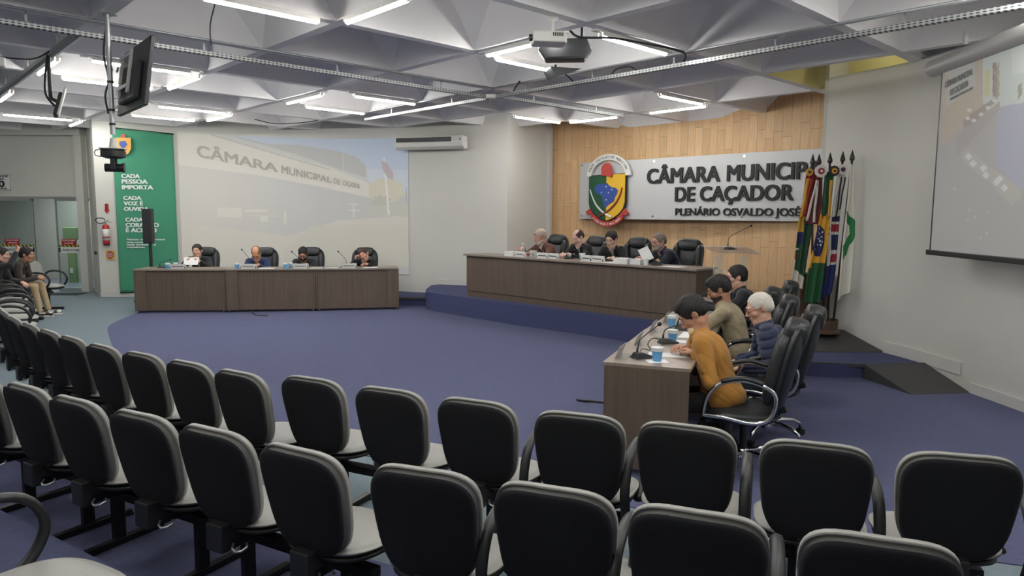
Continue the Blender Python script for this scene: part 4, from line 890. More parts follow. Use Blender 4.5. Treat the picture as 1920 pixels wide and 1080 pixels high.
for x, y in ((372, 512), (446, 552), (310, 588), (403, 592), (375, 688)):
    eshape('star', [(x+11*math.cos(PI/2+k*PI/5)*(1 if k % 2 == 0 else 0.45), y-13*math.sin(PI/2+k*PI/5)*(1 if k % 2 == 0 else 0.45)) for k in range(10)], M_signw, 0.064, 0.067, 0)
eshape('cap', [(298, 365), (312, 320), (305, 290), (310, 250), (335, 212), (375, 200), (412, 205), (435, 240), (445, 300), (458, 350), (450, 395), (420, 388), (390, 370)], M_r2, 0.055, 0.085, 0.006)
def arcband(pts, w0, w1):
    L = [Vector(p) for p in pts]; up, dn = [], []
    for i, p in enumerate(L):
        t = (L[min(i+1, len(L)-1)]-L[max(i-1, 0)]).normalized(); nn = Vector((-t.y, t.x)); f = i/(len(L)-1); w_ = w0+(w1-w0)*f
        up.append(tuple(p+nn*w_)); dn.append(tuple(p-nn*w_))
    return up+dn[::-1]
eshape('white_sword', arcband(smooth_line([(155, 545), (190, 650), (240, 750), (310, 830), (380, 880), (450, 915)], 4), 6, 14), M_signw, 0.064, 0.074, 0.002)
eshape('red_sword', arcband(smooth_line([(582, 530), (560, 620), (510, 720), (430, 810), (350, 870), (270, 915)], 4), 8, 12), mat('dark_red', (120, 40, 30), 0.5), 0.064, 0.076, 0.002)
rib = earc(385, 742, 270, 300, 207, 333)
eshape('ribbon', earc(385, 745, 268, 300, 215, 325)+earc(385, 745, 215, 232, 322, 218), M_r2, 0.02, 0.066)
eshape('ribbon_end', [(80, 850), (150, 795), (185, 830), (250, 915), (215, 940), (160, 885), (105, 888)], M_r2, 0.005, 0.04); eshape('ribbon_end', [(655, 860), (600, 800), (560, 850), (500, 920), (535, 945), (600, 890), (640, 890)], M_r2, 0.005, 0.04)
def arc_text(txt, cx, cy, rx, ry, a0, a1, h, m, off, inward=False):
    n = len(txt); b = MB()
    for i, ch in enumerate(txt):
        if ch == ' ': continue
        a = math.radians(a0+(a1-a0)*i/(n-1)); V, F = text_mesh(ch, bold=0.02, align='CENTER')
        px, pz = EP(cx+rx*math.cos(a), cy-ry*math.sin(a)); ux_, uz_ = math.cos(a), math.sin(a)
        if inward: ex, ez = (-uz_, ux_); nx_, nz_ = (-ux_, -uz_)
        else: ex, ez = (uz_, -ux_); nx_, nz_ = (ux_, uz_)
        b.add([(px+ex*v[0]*h*0.8+nx_*(v[1]-CAP/2)*h, -off-v[2]*0.8, pz+ez*v[0]*h*0.8+nz_*(v[1]-CAP/2)*h) for v in V], F)
    b.build('motto', m, em)
arc_text('PODER LEGISLATIVO MUNICIPAL', 383, 372, 258, 252, 162, 18, 0.075, M_ink, 0.052)
arc_text('O POVO UNIDO É MAIS FORTE', 385, 745, 243, 268, 224, 316, 0.06, M_signw, 0.068, True)

# ---------------------------------------------------------------- flags
def FW(zx, zy): return ((510+zx/3.375)/153.1, 1.75+(124-zy/3.375)/153.1)
M_flag = vcmat('flag_cloth', 0.75); M_pole = mat('flag_pole', (60, 56, 54), 0.4, 0.3)
def flag(label, tip, base, Y, left, right, colf, folds, amp, rosette=None, streamers=(), kind='flag'):
    tx_, tz = FW(*tip); t = empty('flag', label, 'flag', (base, Y+0.03, 0.345), 0.0, 'flags on poles beside the right wall')
    O = Vector((base, Y+0.03, 0.345))
    MB().tube([Vector((base, Y+0.03, 0.345))-O, Vector((tx_, Y+0.03, tz-0.13))-O], 0.013, n=10).build('pole', M_pole, t, smooth=True)
    MB().tube([Vector((tx_, Y+0.03, tz-0.14))-O, Vector((tx_, Y+0.03, tz-0.11))-O, Vector((tx_, Y+0.03, tz-0.08))-O, Vector((tx_, Y+0.03, tz))-O], [0.01, 0.03, 0.026, 0.002], n=10).build('spearhead', M_pole, t, smooth=True)
    ly = [p[1] for p in left]; lx = [p[0] for p in left]; ry = [p[1] for p in right]; rx = [p[0] for p in right]
    y0, y1 = ly[0], ly[-1]; y2 = ry[-1]
    def pos(U, V):
        q = 1-V; yL = y0+(y1-y0)*q; yR = ry[0]+(y2-ry[0])*q
        xl = np.interp(yL, ly, lx); xr = np.interp(yR, ry, rx); zx = xl+(xr-xl)*U; zy = yL+(yR-yL)*U
        X = (510+zx/3.375)/153.1; Z = 1.75+(124-zy/3.375)/153.1
        Yy = Y-amp*(0.35+0.65*q)*np.sin(U*folds*2*PI+q*1.3)-0.01
        return X-O.x, Yy-O.y, Z-O.z
    def col(U, V):
        q = 1-V; yL = y0+(y1-y0)*q; yR = ry[0]+(y2-ry[0])*q; xl = np.interp(yL, ly, lx); xr = np.interp(yR, ry, rx)
        return colf(xl+(xr-xl)*U, yL+(yR-yL)*U, U, q)
    o = image_mesh('cloth', 90, 200, pos, col, M_flag, t); s = o.modifiers.new('solid', 'SOLIDIFY'); s.thickness = 0.003
    if rosette:
        (rxx, rzz), rings, yo = rosette; X, Z = FW(rxx, rzz); X -= O.x; Z -= O.z; y = Y-0.05-yo-O.y
        for i, (r, m) in enumerate(rings):
            b = MB(); P = [(X+r*(1+0.06*math.cos(12*a))*math.cos(a), Z+r*(1+0.06*math.cos(12*a))*math.sin(a)) for a in [2*PI*k/48 for k in range(48)]]
            b.prism(P, -0.006, 0.006, M=Matrix(((1, 0, 0), (0, 0, -1), (0, 1, 0))), off=(0, y-0.01*i, 0)); b.build('rosette', m, t, bevel=0.002)
    for (xa, xb, ya, yb2, wd, m) in streamers:
        A_ = FW(xa, ya); B_ = FW(xb, yb2); n = 12; V = []; F = []
        for k in range(n+1):
            f = k/n; X = A_[0]+(B_[0]-A_[0])*f-O.x; Z = A_[1]+(B_[1]-A_[1])*f-O.z; yy = Y-0.055-O.y+0.006*math.sin(f*9+xa)
            V += [(X-wd/2, yy, Z), (X+wd/2, yy+0.01, Z)]
            if k: F.append((2*k-2, 2*k-1, 2*k+1, 2*k))
        b = MB(); b.add(V, F); o = b.build('ribbon', m, t, smooth=True); s = o.modifiers.new('solid', 'SOLIDIFY'); s.thickness = 0.002
    return t
mR = mat('ribbon_red', (150, 36, 40), 0.6); mW = mat('ribbon_white', (214, 210, 204), 0.6); mG = mat('ribbon_green', (34, 74, 50), 0.6); mY = mat('ribbon_yellow', (204, 150, 50), 0.6); mK = mat('ribbon_black', (30, 32, 38), 0.6); mM = mat('ribbon_maroon', (104, 34, 36), 0.6); mO = mat('ribbon_orange', (214, 120, 60), 0.6)
def setc(c, mask, rgb): c[mask] = rgb
def colA(x, y, U, q):
    c = np.zeros((len(x), 3)); c[:] = (150, 40, 40)
    setc(c, y > 425, (190, 150, 45)); setc(c, (y > 520) & (y < 600) & (x < 105), (30, 40, 90)); setc(c, (y > 590), (36, 74, 48)); setc(c, (y > 440) & (x > 105), (30, 66, 44))
    setc(c, (np.abs(y-628) < 6) & (x < 85), (215, 210, 200)); setc(c, (y > 655) & (y < 685) & (x < 78), (150, 40, 44)); setc(c, y > 690+0.9*(x-60)*1.0+60, (208, 204, 192)); setc(c, (y > 690) & (x < 62), (208, 204, 192))
    return c
def colB(x, y, U, q):
    c = np.zeros((len(x), 3)); c[:] = (24, 84, 48)
    setc(c, (y > 410) & (y < 712) & (x > 178-(y-410)*0.13) & (x < 250), (214, 160, 44))
    d = ((x-186)/42)**2+((y-575)/98)**2 < 1; setc(c, d, (28, 36, 84))
    for sx_, sy_ in ((180, 545), (195, 530), (204, 548), (180, 560), (197, 575), (186, 598), (200, 600), (170, 628), (208, 520), (185, 520), (207, 580), (192, 560)): setc(c, (np.abs(x-sx_) < 3) & (np.abs(y-sy_) < 5), (225, 225, 225))
    setc(c, (np.abs((x-186)/42-0.1) < 0.12) & (np.abs(y-500+(x-186)*0.5) < 8) & d, (225, 225, 225))
    setc(c, (y > 690) & (y < 745) & (x < 152), (214, 160, 44))
    return c
def colC(x, y, U, q):
    c = np.zeros((len(x), 3)); c[:] = (206, 202, 196)
    r = x > 272
    setc(c, r & (y > 420) & (y < 455), (30, 36, 72)); setc(c, r & (y > 470) & (y < 518), (150, 36, 48)); setc(c, r & (y > 535) & (y < 632), (28, 40, 84)); setc(c, r & (y > 655+(300-x)*0.3) & (y < 705+(300-x)*0.3), (150, 36, 48))
    setc(c, (y > 735-(x-235)*0.2) & (x > 236-(y-735)*0.10+10), (28, 42, 96)); setc(c, (x < 262) & (y > 470) & (y < 560) & (np.sin(x*0.35)*np.sin(y*0.18) > 0.25), (36, 40, 40)); setc(c, (x < 250) & (y > 640) & (y < 700), (140, 44, 50))
    return c
def colD(x, y, U, q):
    c = np.zeros((len(x), 3)); c[:] = (216, 212, 202)
    e = inpoly(x, y, [(340, 385), (372, 425), (402, 448), (406, 540), (372, 600), (362, 660), (330, 692), (328, 600), (352, 570), (372, 530), (368, 480), (342, 455)]); setc(c, e, (38, 118, 66)); return c
Y1 = 8.52
flag('leftmost flag, red, yellow and green over white, hanging from its pole', (150, 35), 3.72, Y1+0.07, [(105, 150), (90, 330), (70, 450), (55, 700), (38, 850)], [(150, 150), (165, 330), (168, 450), (140, 700), (125, 885)], colA, 2.5, 0.02,
     ((116, 150), [(0.045, mY), (0.018, mG)], 0.0), [(112, 82, 190, 430, 0.05, mY), (135, 100, 190, 420, 0.04, mR)])
flag('maroon and white ribboned flag hanging behind the green and yellow one', (183, 35), 3.77, Y1+0.04, [(140, 150), (125, 330), (110, 470)], [(200, 150), (205, 330), (190, 470)], lambda x, y, U, q: np.tile(np.array([[104.0, 34, 36]]), (len(x), 1)), 2, 0.015,
     ((174, 145), [(0.075, mW), (0.038, mR), (0.016, mW)], 0.03), [(160, 108, 200, 450, 0.035, mW), (165, 152, 200, 460, 0.035, mW)])
flag('green flag with a yellow field and starry blue disc', (242, 28), 3.82, Y1, [(205, 150), (192, 400), (150, 640), (128, 760), (112, 962)], [(262, 150), (252, 400), (240, 640), (228, 760), (212, 965)], colB, 2.0, 0.022,
     ((246, 145), [(0.062, mK), (0.034, mY), (0.013, mK)], 0.03), [(238, 236, 200, 430, 0.04, mY), (212, 205, 200, 420, 0.05, mG)])
flag('red, white and navy flag beside the white one', (327, 18), 3.87, Y1+0.03, [(290, 150), (268, 400), (245, 560), (222, 760), (205, 955)], [(340, 150), (322, 400), (318, 560), (316, 760), (300, 900)], colC, 2.5, 0.018,
     ((306, 135), [(0.062, mW), (0.026, mat('ribbon_purple', (70, 30, 70), 0.6))], 0.03), [(292, 268, 180, 425, 0.03, mW), (306, 288, 180, 420, 0.022, mK), (330, 306, 180, 380, 0.02, mK)])
flag('white flag with a green band nearest the right wall', (368, 14), 3.92, Y1-0.04, [(350, 100), (342, 330), (326, 560), (318, 760), (312, 945)], [(372, 110), (400, 420), (410, 560), (413, 760), (413, 870)], colD, 1.5, 0.03)
for ch in []: pass
t = empty('flag_stand', 'dark round stand holding the flag poles', 'stand', (3.82, Y1+0.03, 0.33)); MB().lathe([(0, 0), (0.2, 0), (0.2, 0.02), (0.17, 0.04), (0, 0.04)], n=28).build('base', M_darkwood, t, angle=40)
MB().lathe([(0.165, 0.04), (0.17, 0.16), (0.155, 0.16), (0.15, 0.05), (0, 0.05)], n=28).build('holder', M_darkwood, t, angle=40)

# ---------------------------------------------------------------- projection screen at the right wall
ss = empty('projection_screen', 'pull-down projection screen at the right wall showing the chamber', 'projection screen', (0, 0, 0))
SP0 = Vector((4.17, 7.02)); SP1 = Vector((3.99, 3.9))
def spos(U, V): return SP0.x+(SP1.x-SP0.x)*U, SP0.y+(SP1.y-SP0.y)*U, 1.42+1.72*V
def scol(U, V):
    X, Y, Z = spos(U, V); dep = 0.99448*Y-0.1049*(Z-1.75); x = (960+1320*(X+0.0007*Y)/dep+6-1730)/0.4348; y = (540+1320*(0.0065*X-0.1049*Y-0.9945*(Z-1.75))/dep-50)/0.4348
    c = np.zeros((len(x), 3)); c[:] = (163, 161, 158)
    w_ = inpoly(x, y, [(268, 0), (600, -200), (600, 345), (345, 370), (268, 330)]); c[w_] = (186, 196, 190)
    bg = inpoly(x, y, [(90, 100), (268, 60), (270, 330), (180, 430), (95, 520)]); c[bg] = (176, 162, 144)
    sgn = inpoly(x, y, [(108, 195), (235, 140), (238, 262), (108, 352)]); c[sgn] = (176, 176, 168)
    c[inpoly(x, y, [(278, 192), (299, 185), (299, 300), (278, 305)])] = (196, 186, 130)
    for k, cc in enumerate(((150, 120, 112), (130, 140, 118), (168, 150, 130))): c[inpoly(x, y, [(312+k*10, 160), (321+k*10, 150), (322+k*10, 300), (312+k*10, 305)])] = cc
    c[inpoly(x, y, [(395, 70), (600, -40), (600, 150), (395, 212)])] = (198, 206, 200); c[inpoly(x, y, [(420, 255), (437, 240), (440, 290), (422, 315)])] = (140, 138, 120)
    fl = inpoly(x, y, [(345, 345), (600, 300), (600, 780), (437, 705), (330, 600), (330, 420)]); c[fl] = (160, 162, 178)
    dk = inpoly(x, y, [(150, 480), (345, 320), (345, 360), (160, 560)]); c[dk] = (158, 152, 148)
    tb = inpoly(x, y, [(185, 400), (330, 300), (335, 315), (240, 410), (190, 440)]); c[tb] = (150, 138, 130)
    for a, b_ in ((232, 405), (262, 378), (292, 350), (322, 318), (212, 360), (205, 395)): c[(np.abs(x-a) < 9) & (np.abs(y-b_) < 7)] = (206, 206, 200)
    ds = inpoly(x, y, [(175, 545), (215, 530), (300, 600), (437, 700), (437, 735), (395, 775), (300, 670), (195, 590)]); c[ds] = (172, 170, 162)
    for a, b_ in ((210, 560), (230, 590), (275, 610), (285, 640), (330, 672), (345, 655), (365, 695)): c[(np.abs(x-a)+np.abs(y-b_) < 17)] = (206, 208, 204)
    for a, b_ in ((150, 700), (215, 790), (240, 822), (210, 830), (265, 910), (290, 890), (295, 800)): c[(np.abs(x-a)+np.abs(y-b_) < 7)] = (186, 184, 180)
    return c*0.7+0.3*np.array((166, 165, 164))
image_mesh('picture', 260, 220, spos, scol, vcmat('screen_picture', 0.9, 0.10), ss)
def sp(u, z, off=0.0): 
    d = (SP1-SP0).normalized(); nrm = Vector((-d.y, d.x)); nrm = -nrm if nrm.x > 0 else nrm
    p = SP0+(SP1-SP0)*u+nrm*off; return Vector((p.x, p.y, z))
b = MB(); b.bar(sp(-0.002, 1.40, -0.006), sp(-0.002, 3.2, -0.006), 0.012, 0.035, up=(0, 1, 0)); b.bar(sp(1.002, 1.40, -0.006), sp(1.002, 3.2, -0.006), 0.012, 0.035, up=(0, 1, 0)); b.bar(sp(0, 3.16, -0.006), sp(1, 3.16, -0.006), 0.012, 0.05); b.build('border', M_black, ss)
b = MB(); b.bar(sp(-0.02, 1.395), sp(1.02, 1.395), 0.035, 0.05); b.build('bottom_bar', M_black, ss, bevel=0.006)
b = MB(); b.tube([sp(-0.07, 3.22, -0.02), sp(1.07, 3.22, -0.02)], 0.085, n=20); b.build('housing', mat('screen_housing', (176, 174, 172), 0.45), ss, angle=40)
for u in (0.1, 0.9): MB().bar(sp(u, 3.33, -0.02), sp(u, ZC, -0.02), 0.03, 0.03, up=(0, 1, 0)).build('bracket', M_galv, ss)
b = MB()
for txt, xa, xb, ya, yb2, cap in (('CÂMARA MUNICIPAL', 112, 232, 265, 205, 26), ('DE CAÇADOR', 135, 212, 297, 255, 26), ('PLENÁRIO OSVALDO JOSÉ', 135, 232, 318, 268, 10)):
    V, F = text_mesh(txt, bold=0.03); mn = min(v[0] for v in V); mx = max(v[0] for v in V)
    def wp(v):
        f = (v[0]-mn)/(mx-mn); x = xa+(xb-xa)*f; y = ya+(yb2-ya)*f-v[1]/CAP*cap
        qx, qy = (x*0.4348+1724-960)/1320, (y*0.4348+50-540)/1320
        dx, dy, dz = (Rr[0][i]*qx+Rr[1][i]*qy+Rr[2][i] for i in range(3))
        k = dx/dy; u = (7.02*k-4.17)/(3.12*k-0.18); X = SP0.x+(SP1.x-SP0.x)*u; Y = SP0.y+(SP1.y-SP0.y)*u
        return Vector((X-0.004-v[2], Y, 1.75+dz/dy*Y))
    b.add([wp(v) for v in V], F)
b.build('picture_lettering', mat('screen_letter', (128, 132, 130), 0.9), ss)

# ---------------------------------------------------------------- acrylic lectern on the stage
lc = empty('lectern', 'clear acrylic lectern on the stage right of the long table', 'lectern', (2.78, 8.98, 0.33), math.radians(-42))
MB().box((0, 0.0, 0.98), (0.62, 0.42, 0.014), M=Matrix.Rotation(math.radians(-14), 3, 'X')).build('reading_top', M_acryl, lc, bevel=0.003)
for s in (-1, 1): MB().box((s*0.17, 0.03, 0.46), (0.012, 0.26, 0.90)).build('side_panel', M_acryl, lc, bevel=0.002)
MB().box((0, 0.03, 0.70), (0.328, 0.26, 0.012)).build('shelf', M_acryl, lc); MB().box((0, 0.03, 0.01), (0.5, 0.4, 0.02)).build('base', M_acryl, lc, bevel=0.003)

# ---------------------------------------------------------------- things on the desks
M_mic = mat('mic_grey', (44, 45, 48), 0.5); M_cup = mat('blue_cup', (96, 160, 208), 0.6); M_cupw = mat('cup_white', (228, 232, 232), 0.6)
def mic(x, y, z, ang, label, reach=0.19, h=0.17, group='gooseneck microphones'):
    t = empty('microphone', label, 'microphone', (x, y, z), ang, group)
    MB().prism([(-0.065, -0.048), (0.045, -0.048), (0.09, -0.02), (0.09, 0.02), (0.045, 0.048), (-0.065, 0.048)], 0, 0.012).build('foot', M_mic, t, bevel=0.004)
    b = MB(); b.add([(-0.06, -0.044, 0.01), (0.085, -0.03, 0.01), (0.085, 0.03, 0.01), (-0.06, 0.044, 0.01), (-0.05, -0.03, 0.042), (0.0, -0.026, 0.042), (0.0, 0.026, 0.042), (-0.05, 0.03, 0.042)], [(0,1,5,4),(1,2,6,5),(2,3,7,6),(3,0,4,7),(4,5,6,7),(3,2,1,0)]); b.build('base', M_mic, t, bevel=0.006)
    P = smooth_line([(-0.035, 0, 0.04), (-0.03, 0, 0.075), (-0.015, 0, 0.075+h*0.35), (reach*0.3, 0, 0.075+h*0.62), (reach, 0, 0.075+h)], 5)
    MB().cyl((-0.035, 0, 0.04), (-0.032, 0, 0.075), 0.008, n=8).build('collar', M_black, t, smooth=True)
    MB().tube(P, 0.0042, n=8).build('gooseneck', M_black, t, smooth=True)
    MB().sphere((reach+0.008, 0, 0.075+h+0.006), (0.017, 0.015, 0.015)).build('windscreen', M_black, t, smooth=True)
    return t
def cup(x, y, z, label, m=None, group='paper cups', s=1.0):
    t = empty('paper_cup', label, 'cup', (x, y, z), random.random(), group)
    MB().lathe([(0, 0), (0.025*s, 0), (0.034*s, 0.068*s), (0.031*s, 0.068*s), (0.023*s, 0.006), (0, 0.006)], n=24).build('cup_body', m or M_cup, t, angle=50)
    MB().lathe([(0.0315*s, 0.062*s), (0.0345*s, 0.062*s), (0.0375*s, 0.078*s), (0.0385*s, 0.085*s), (0.035*s, 0.086*s), (0.0315*s, 0.07*s)], n=24).build('rim', M_cupw, t, angle=50)
def nameplate(x, y, z, ang, label, text=None, w_=0.24, h_=0.085, m=None, group='name plates'):
    t = empty('name_plate', label, 'name plate', (x, y, z), ang, group)
    b = MB(); b.prism([(-0.03, 0), (0.03, 0), (0.006, h_), (-0.006, h_)], -w_/2, w_/2, M=Matrix(((0, 0, 1), (1, 0, 0), (0, 1, 0)))); b.build('plate', m or mat('plate_grey', (176, 176, 174), 0.45), t, bevel=0.002)
    V = [(-w_*0.36, 0.42*h_), (w_*0.36, 0.42*h_), (w_*0.36, 0.66*h_), (-w_*0.36, 0.66*h_)]
    b = MB()
    for k in range(9):
        xx = -w_*0.30+k*w_*0.075; b.box((xx, -0.0215, 0.5*h_), (w_*0.05, 0.002, 0.016))
    b.build('engraved_name', M_ink, t)
    b = MB()
    for s in (-1, 1): b.bar((s*w_*0.42, -0.026, 0.3*h_), (s*w_*0.47, -0.026, 0.3*h_), 0.002, 0.03)
    b.build('side_emblem', M_ink, t)
def sheet(name, x, y, z, ang, w_, h_, label, group=None, n=3, tilt=None):
    b = MB(); 
    for k in range(n): b.box((random.uniform(-.004, .004), random.uniform(-.004, .004), 0.0006+k*0.0012), (w_, h_, 0.001), rz=random.uniform(-.03, .03))
    o = b.build(name, M_paper, None); o.location = (x, y, z); o.rotation_euler = (tilt or 0, 0, ang); return tag(o, label, 'paper', group)
# right-hand desks
Z0 = 0.762
RA = math.atan2(-0.38, 0.925)
for (x, y, l) in ((0.74, 4.84, 'acrylic name plate at the near corner of the right desk'), (0.96, 5.35, 'acrylic name plate second from the near corner of the right desk'), (1.19, 5.96, 'acrylic name plate at the first joint of the right desks'), (1.42, 6.5, 'acrylic name plate on the middle right desk')):
    t = empty('name_plate', l, 'name plate', (x, y, Z0), RA-PI/2, 'acrylic name plates on the right desks')
    MB().box((0, 0.02, 0.045), (0.2, 0.004, 0.09), M=Matrix.Rotation(math.radians(-22), 3, 'X')).build('plate', mat('plate_grey', (176, 176, 174), 0.45), t, bevel=0.001); MB().box((0, 0.045, 0.004), (0.2, 0.07, 0.006)).build('stand', M_acryl, t)
mic(0.90, 4.80, Z0, RA+0.75, 'desk microphone nearest the viewer, beside the first blue cup', 0.13, 0.15)
mic(1.20, 5.36, Z0, RA+0.55, 'desk microphone second from the near corner of the right desk', 0.22, 0.10)
mic(1.47, 6.02, Z0, RA+0.1, 'desk microphone by the first joint of the right desks', 0.2, 0.10)
mic(1.78, 7.0, Z0, RA+0.1, 'desk microphone in front of the man in the black jacket', 0.2, 0.16)
cup(0.985, 4.69, Z0+0.004, 'blue paper cup on a napkin at the near end of the right desk', s=1.1); cup(1.255, 5.42, Z0+0.004, 'blue paper cup beside the second microphone of the right desk', s=1.1); cup(1.43, 6.23, Z0, 'blue paper cup beyond the first joint of the right desks', s=1.1)
cup(1.60, 6.52, Z0, 'small white paper cup in front of the man in the beige jacket', M_cupw)
sheet('napkin', 0.985, 4.69, Z0, RA+0.5, 0.14, 0.11, 'white napkin under the nearest blue cup', 'napkins', 2); sheet('napkin', 1.30, 5.45, Z0, RA+0.1, 0.13, 0.11, 'white napkin under the second blue cup', 'napkins', 2)
sheet('paper_sheet', 1.12, 4.90, Z0, RA+0.25, 0.297, 0.16, 'white sheet by the hands of the man in the mustard jacket', 'papers on the right desks'); sheet('paper_sheet', 1.50, 5.72, Z0, RA, 0.21, 0.29, 'white sheet in front of the man in the navy jacket', 'papers on the right desks'); sheet('paper_sheet', 1.72, 6.35, Z0, RA, 0.21, 0.29, 'white sheet in front of the man in the beige jacket', 'papers on the right desks')
t = empty('connector_cable', 'black cable with connector lying on the near right desk', 'cable', (0.95, 4.97, Z0)); b = MB(); b.tube(smooth_line([(-0.05, -0.12, 0.02), (-0.02, -0.02, 0.035), (0.05, 0.02, 0.02), (0.04, 0.08, 0.05), (0.09, 0.18, 0.075), (0.17, 0.30, 0.05)], 6), 0.004, n=6); b.build('wire', M_black, t, smooth=True); MB().cyl((0.15, 0.27, 0.055), (0.18, 0.32, 0.048), 0.008).build('connector', M_alu, t)
cable([(0.62, 6.48, 0.015), (0.68, 6.42, 0.02), (0.76, 6.42, 0.015), (0.92, 6.36, 0.015)], 'short black cable on the blue carpet left of the near right desk', 0.012)
cable([(-4.55, 12.2, 0.05), (-4.42, 11.95, 0.015), (-4.3, 11.8, 0.012), (-4.12, 11.78, 0.012)], 'short black cable on the blue carpet under the left desks', 0.012)
# left desks
def LD(d, off):
    segs = [((LDK[i]), LDK[i+1]) for i in range(3)]
    for i, (p, q) in enumerate(segs):
        L = math.hypot(q[0]-p[0], q[1]-p[1])
        if d <= L or i == 2:
            ux_, uy_ = (q[0]-p[0])/L, (q[1]-p[1])/L; return (p[0]+ux_*d-uy_*off, p[1]+uy_*d+ux_*off, math.atan2(uy_, ux_))
        d -= L
for d, l in ((0.71, 'grey name plate in front of the man holding a sheet'), (1.90, 'grey name plate in front of the bald man in blue'), (2.78, 'grey name plate in front of the bearded man in black'), (3.62, 'grey name plate in front of the sleepy man at the left desks')):
    x, y, a = LD(d, 0.10); nameplate(x, y, Z0, a, l, w_=0.28)
for d, o_, l in ((0.52, 0.16, 'blue paper cup left of the first name plate'), (0.62, 0.25, 'second blue paper cup left of the first name plate'), (1.70, 0.14, 'blue paper cup left of the bald man'), (2.52, 0.14, 'blue paper cup left of the bearded man'), (2.60, 0.20, 'second blue paper cup left of the bearded man')):
    x, y, a = LD(d, o_); cup(x, y, Z0, l, s=1.15)
for d, h, l in ((1.86, 0.24, 'desk microphone in front of the bald man in blue'), (2.72, 0.2, 'desk microphone in front of the bearded man'), (3.55, 0.2, 'desk microphone left of the sleepy man'), (0.35, 0.06, 'desk microphone folded low at the left end of the left desks')):
    x, y, a = LD(d, 0.34); mic(x, y, Z0, PI-0.3 if h > 0.1 else 0.3, l, 0.13, h)
for d, l in ((2.20, 'white sheet under the hands of the bald man'), (3.08, 'white sheet beside the bearded man'), (3.30, 'white sheet further right of the bearded man'), (4.0, 'white sheet in front of the sleepy man')):
    x, y, a = LD(d, 0.16); sheet('paper_sheet', x, y, Z0, a, 0.26, 0.2, l, 'papers on the left desks', 4)
# stage table
ZT = 0.33+0.7295
for d, w_, l in ((1.22, 0.22, 'name plate left on the stage table beside the water bottle'), (1.70, 0.24, 'name plate in front of the man in the brown jacket'), (1.90, 0.22, 'name plate right of the man in the brown jacket'), (2.56, 0.22, 'name plate beside the blue cup on the stage table'), (2.76, 0.24, 'name plate in front of the second man on the stage')):
    x, y = TT(d, 0.09+0.02*(d > 1.8)); nameplate(x, y, ZT, ta, l, w_=w_, h_=0.09, m=mat('plate_white', (206, 206, 202), 0.5))
for d, w_, l in ((0.98, 0.2, 'white tray at the left end of the stage table'), (3.22, 0.3, 'white box in front of the third man on the stage'), (3.42, 0.22, 'low white box beside the white cup on the stage table')):
    x, y = TT(d, 0.14); t = empty('paper_box', l, 'box', (x, y, ZT), ta, 'white boxes on the stage table'); MB().box((0, 0, 0.035), (w_, 0.16, 0.07)).build('box_body', M_signw, t, bevel=0.003); MB().box((0, 0, 0.073), (w_+0.006, 0.166, 0.008)).build('lid', M_paper, t, bevel=0.002)
x, y = TT(2.43, 0.16); cup(x, y, ZT, 'blue paper cup on the stage table by the second man', s=1.3); x, y = TT(3.60, 0.10); cup(x, y, ZT, 'white paper cup on the stage table by the fourth man', M_cupw, s=1.1)
x, y = TT(1.12, 0.25); t = empty('water_bottle', 'clear plastic water bottle at the left of the stage table', 'bottle', (x, y, ZT)); MB().lathe([(0, 0), (0.034, 0), (0.036, 0.02), (0.036, 0.13), (0.03, 0.155), (0.014, 0.18), (0.013, 0.2), (0, 0.2)], n=20).build('bottle_body', M_acryl, t, smooth=True); MB().cyl((0, 0, 0.198), (0, 0, 0.216), 0.015).build('cap', M_signw, t)
for k, d in enumerate((1.34, 1.42)):
    x, y = TT(d, 0.22); t = empty('drinking_glass', 'clear drinking glass right of the water bottle, %s' % ('nearer to it' if k == 0 else 'farther from it'), 'glass', (x, y, ZT), 0, 'drinking glasses'); MB().lathe([(0, 0), (0.026, 0), (0.032, 0.11), (0.030, 0.11), (0.024, 0.006), (0, 0.006)], n=20).build('glass_body', M_acryl, t, angle=50)
for d, off, an, r, h, l in ((2.05, 0.3, 0.35, 0.24, 0.10, 'stage microphone in front of the second man'), (2.75, 0.34, 0.3, 0.22, 0.13, 'stage microphone in front of the third man'), (3.70, 0.2, 0.35, 0.13, 0.17, 'stage microphone at the mouth of the fourth man')):
    x, y = TT(d, off); mic(x, y, ZT, an, l, r, h)
x, y = TT(3.03, 0.14); sheet('paper_sheet', x, y, ZT, ta, 0.3, 0.2, 'papers under the hands of the third man on the stage', 'papers on the stage table', 5); x, y = TT(4.0, 0.14); sheet('paper_sheet', x, y, ZT, ta, 0.3, 0.21, 'flat white sheet at the right end of the stage table', 'papers on the stage table', 2)
mm = mic(2.76, 8.93, 0.33+0.985, 0.35, 'tall gooseneck microphone on the clear lectern', 0.30, 0.22)
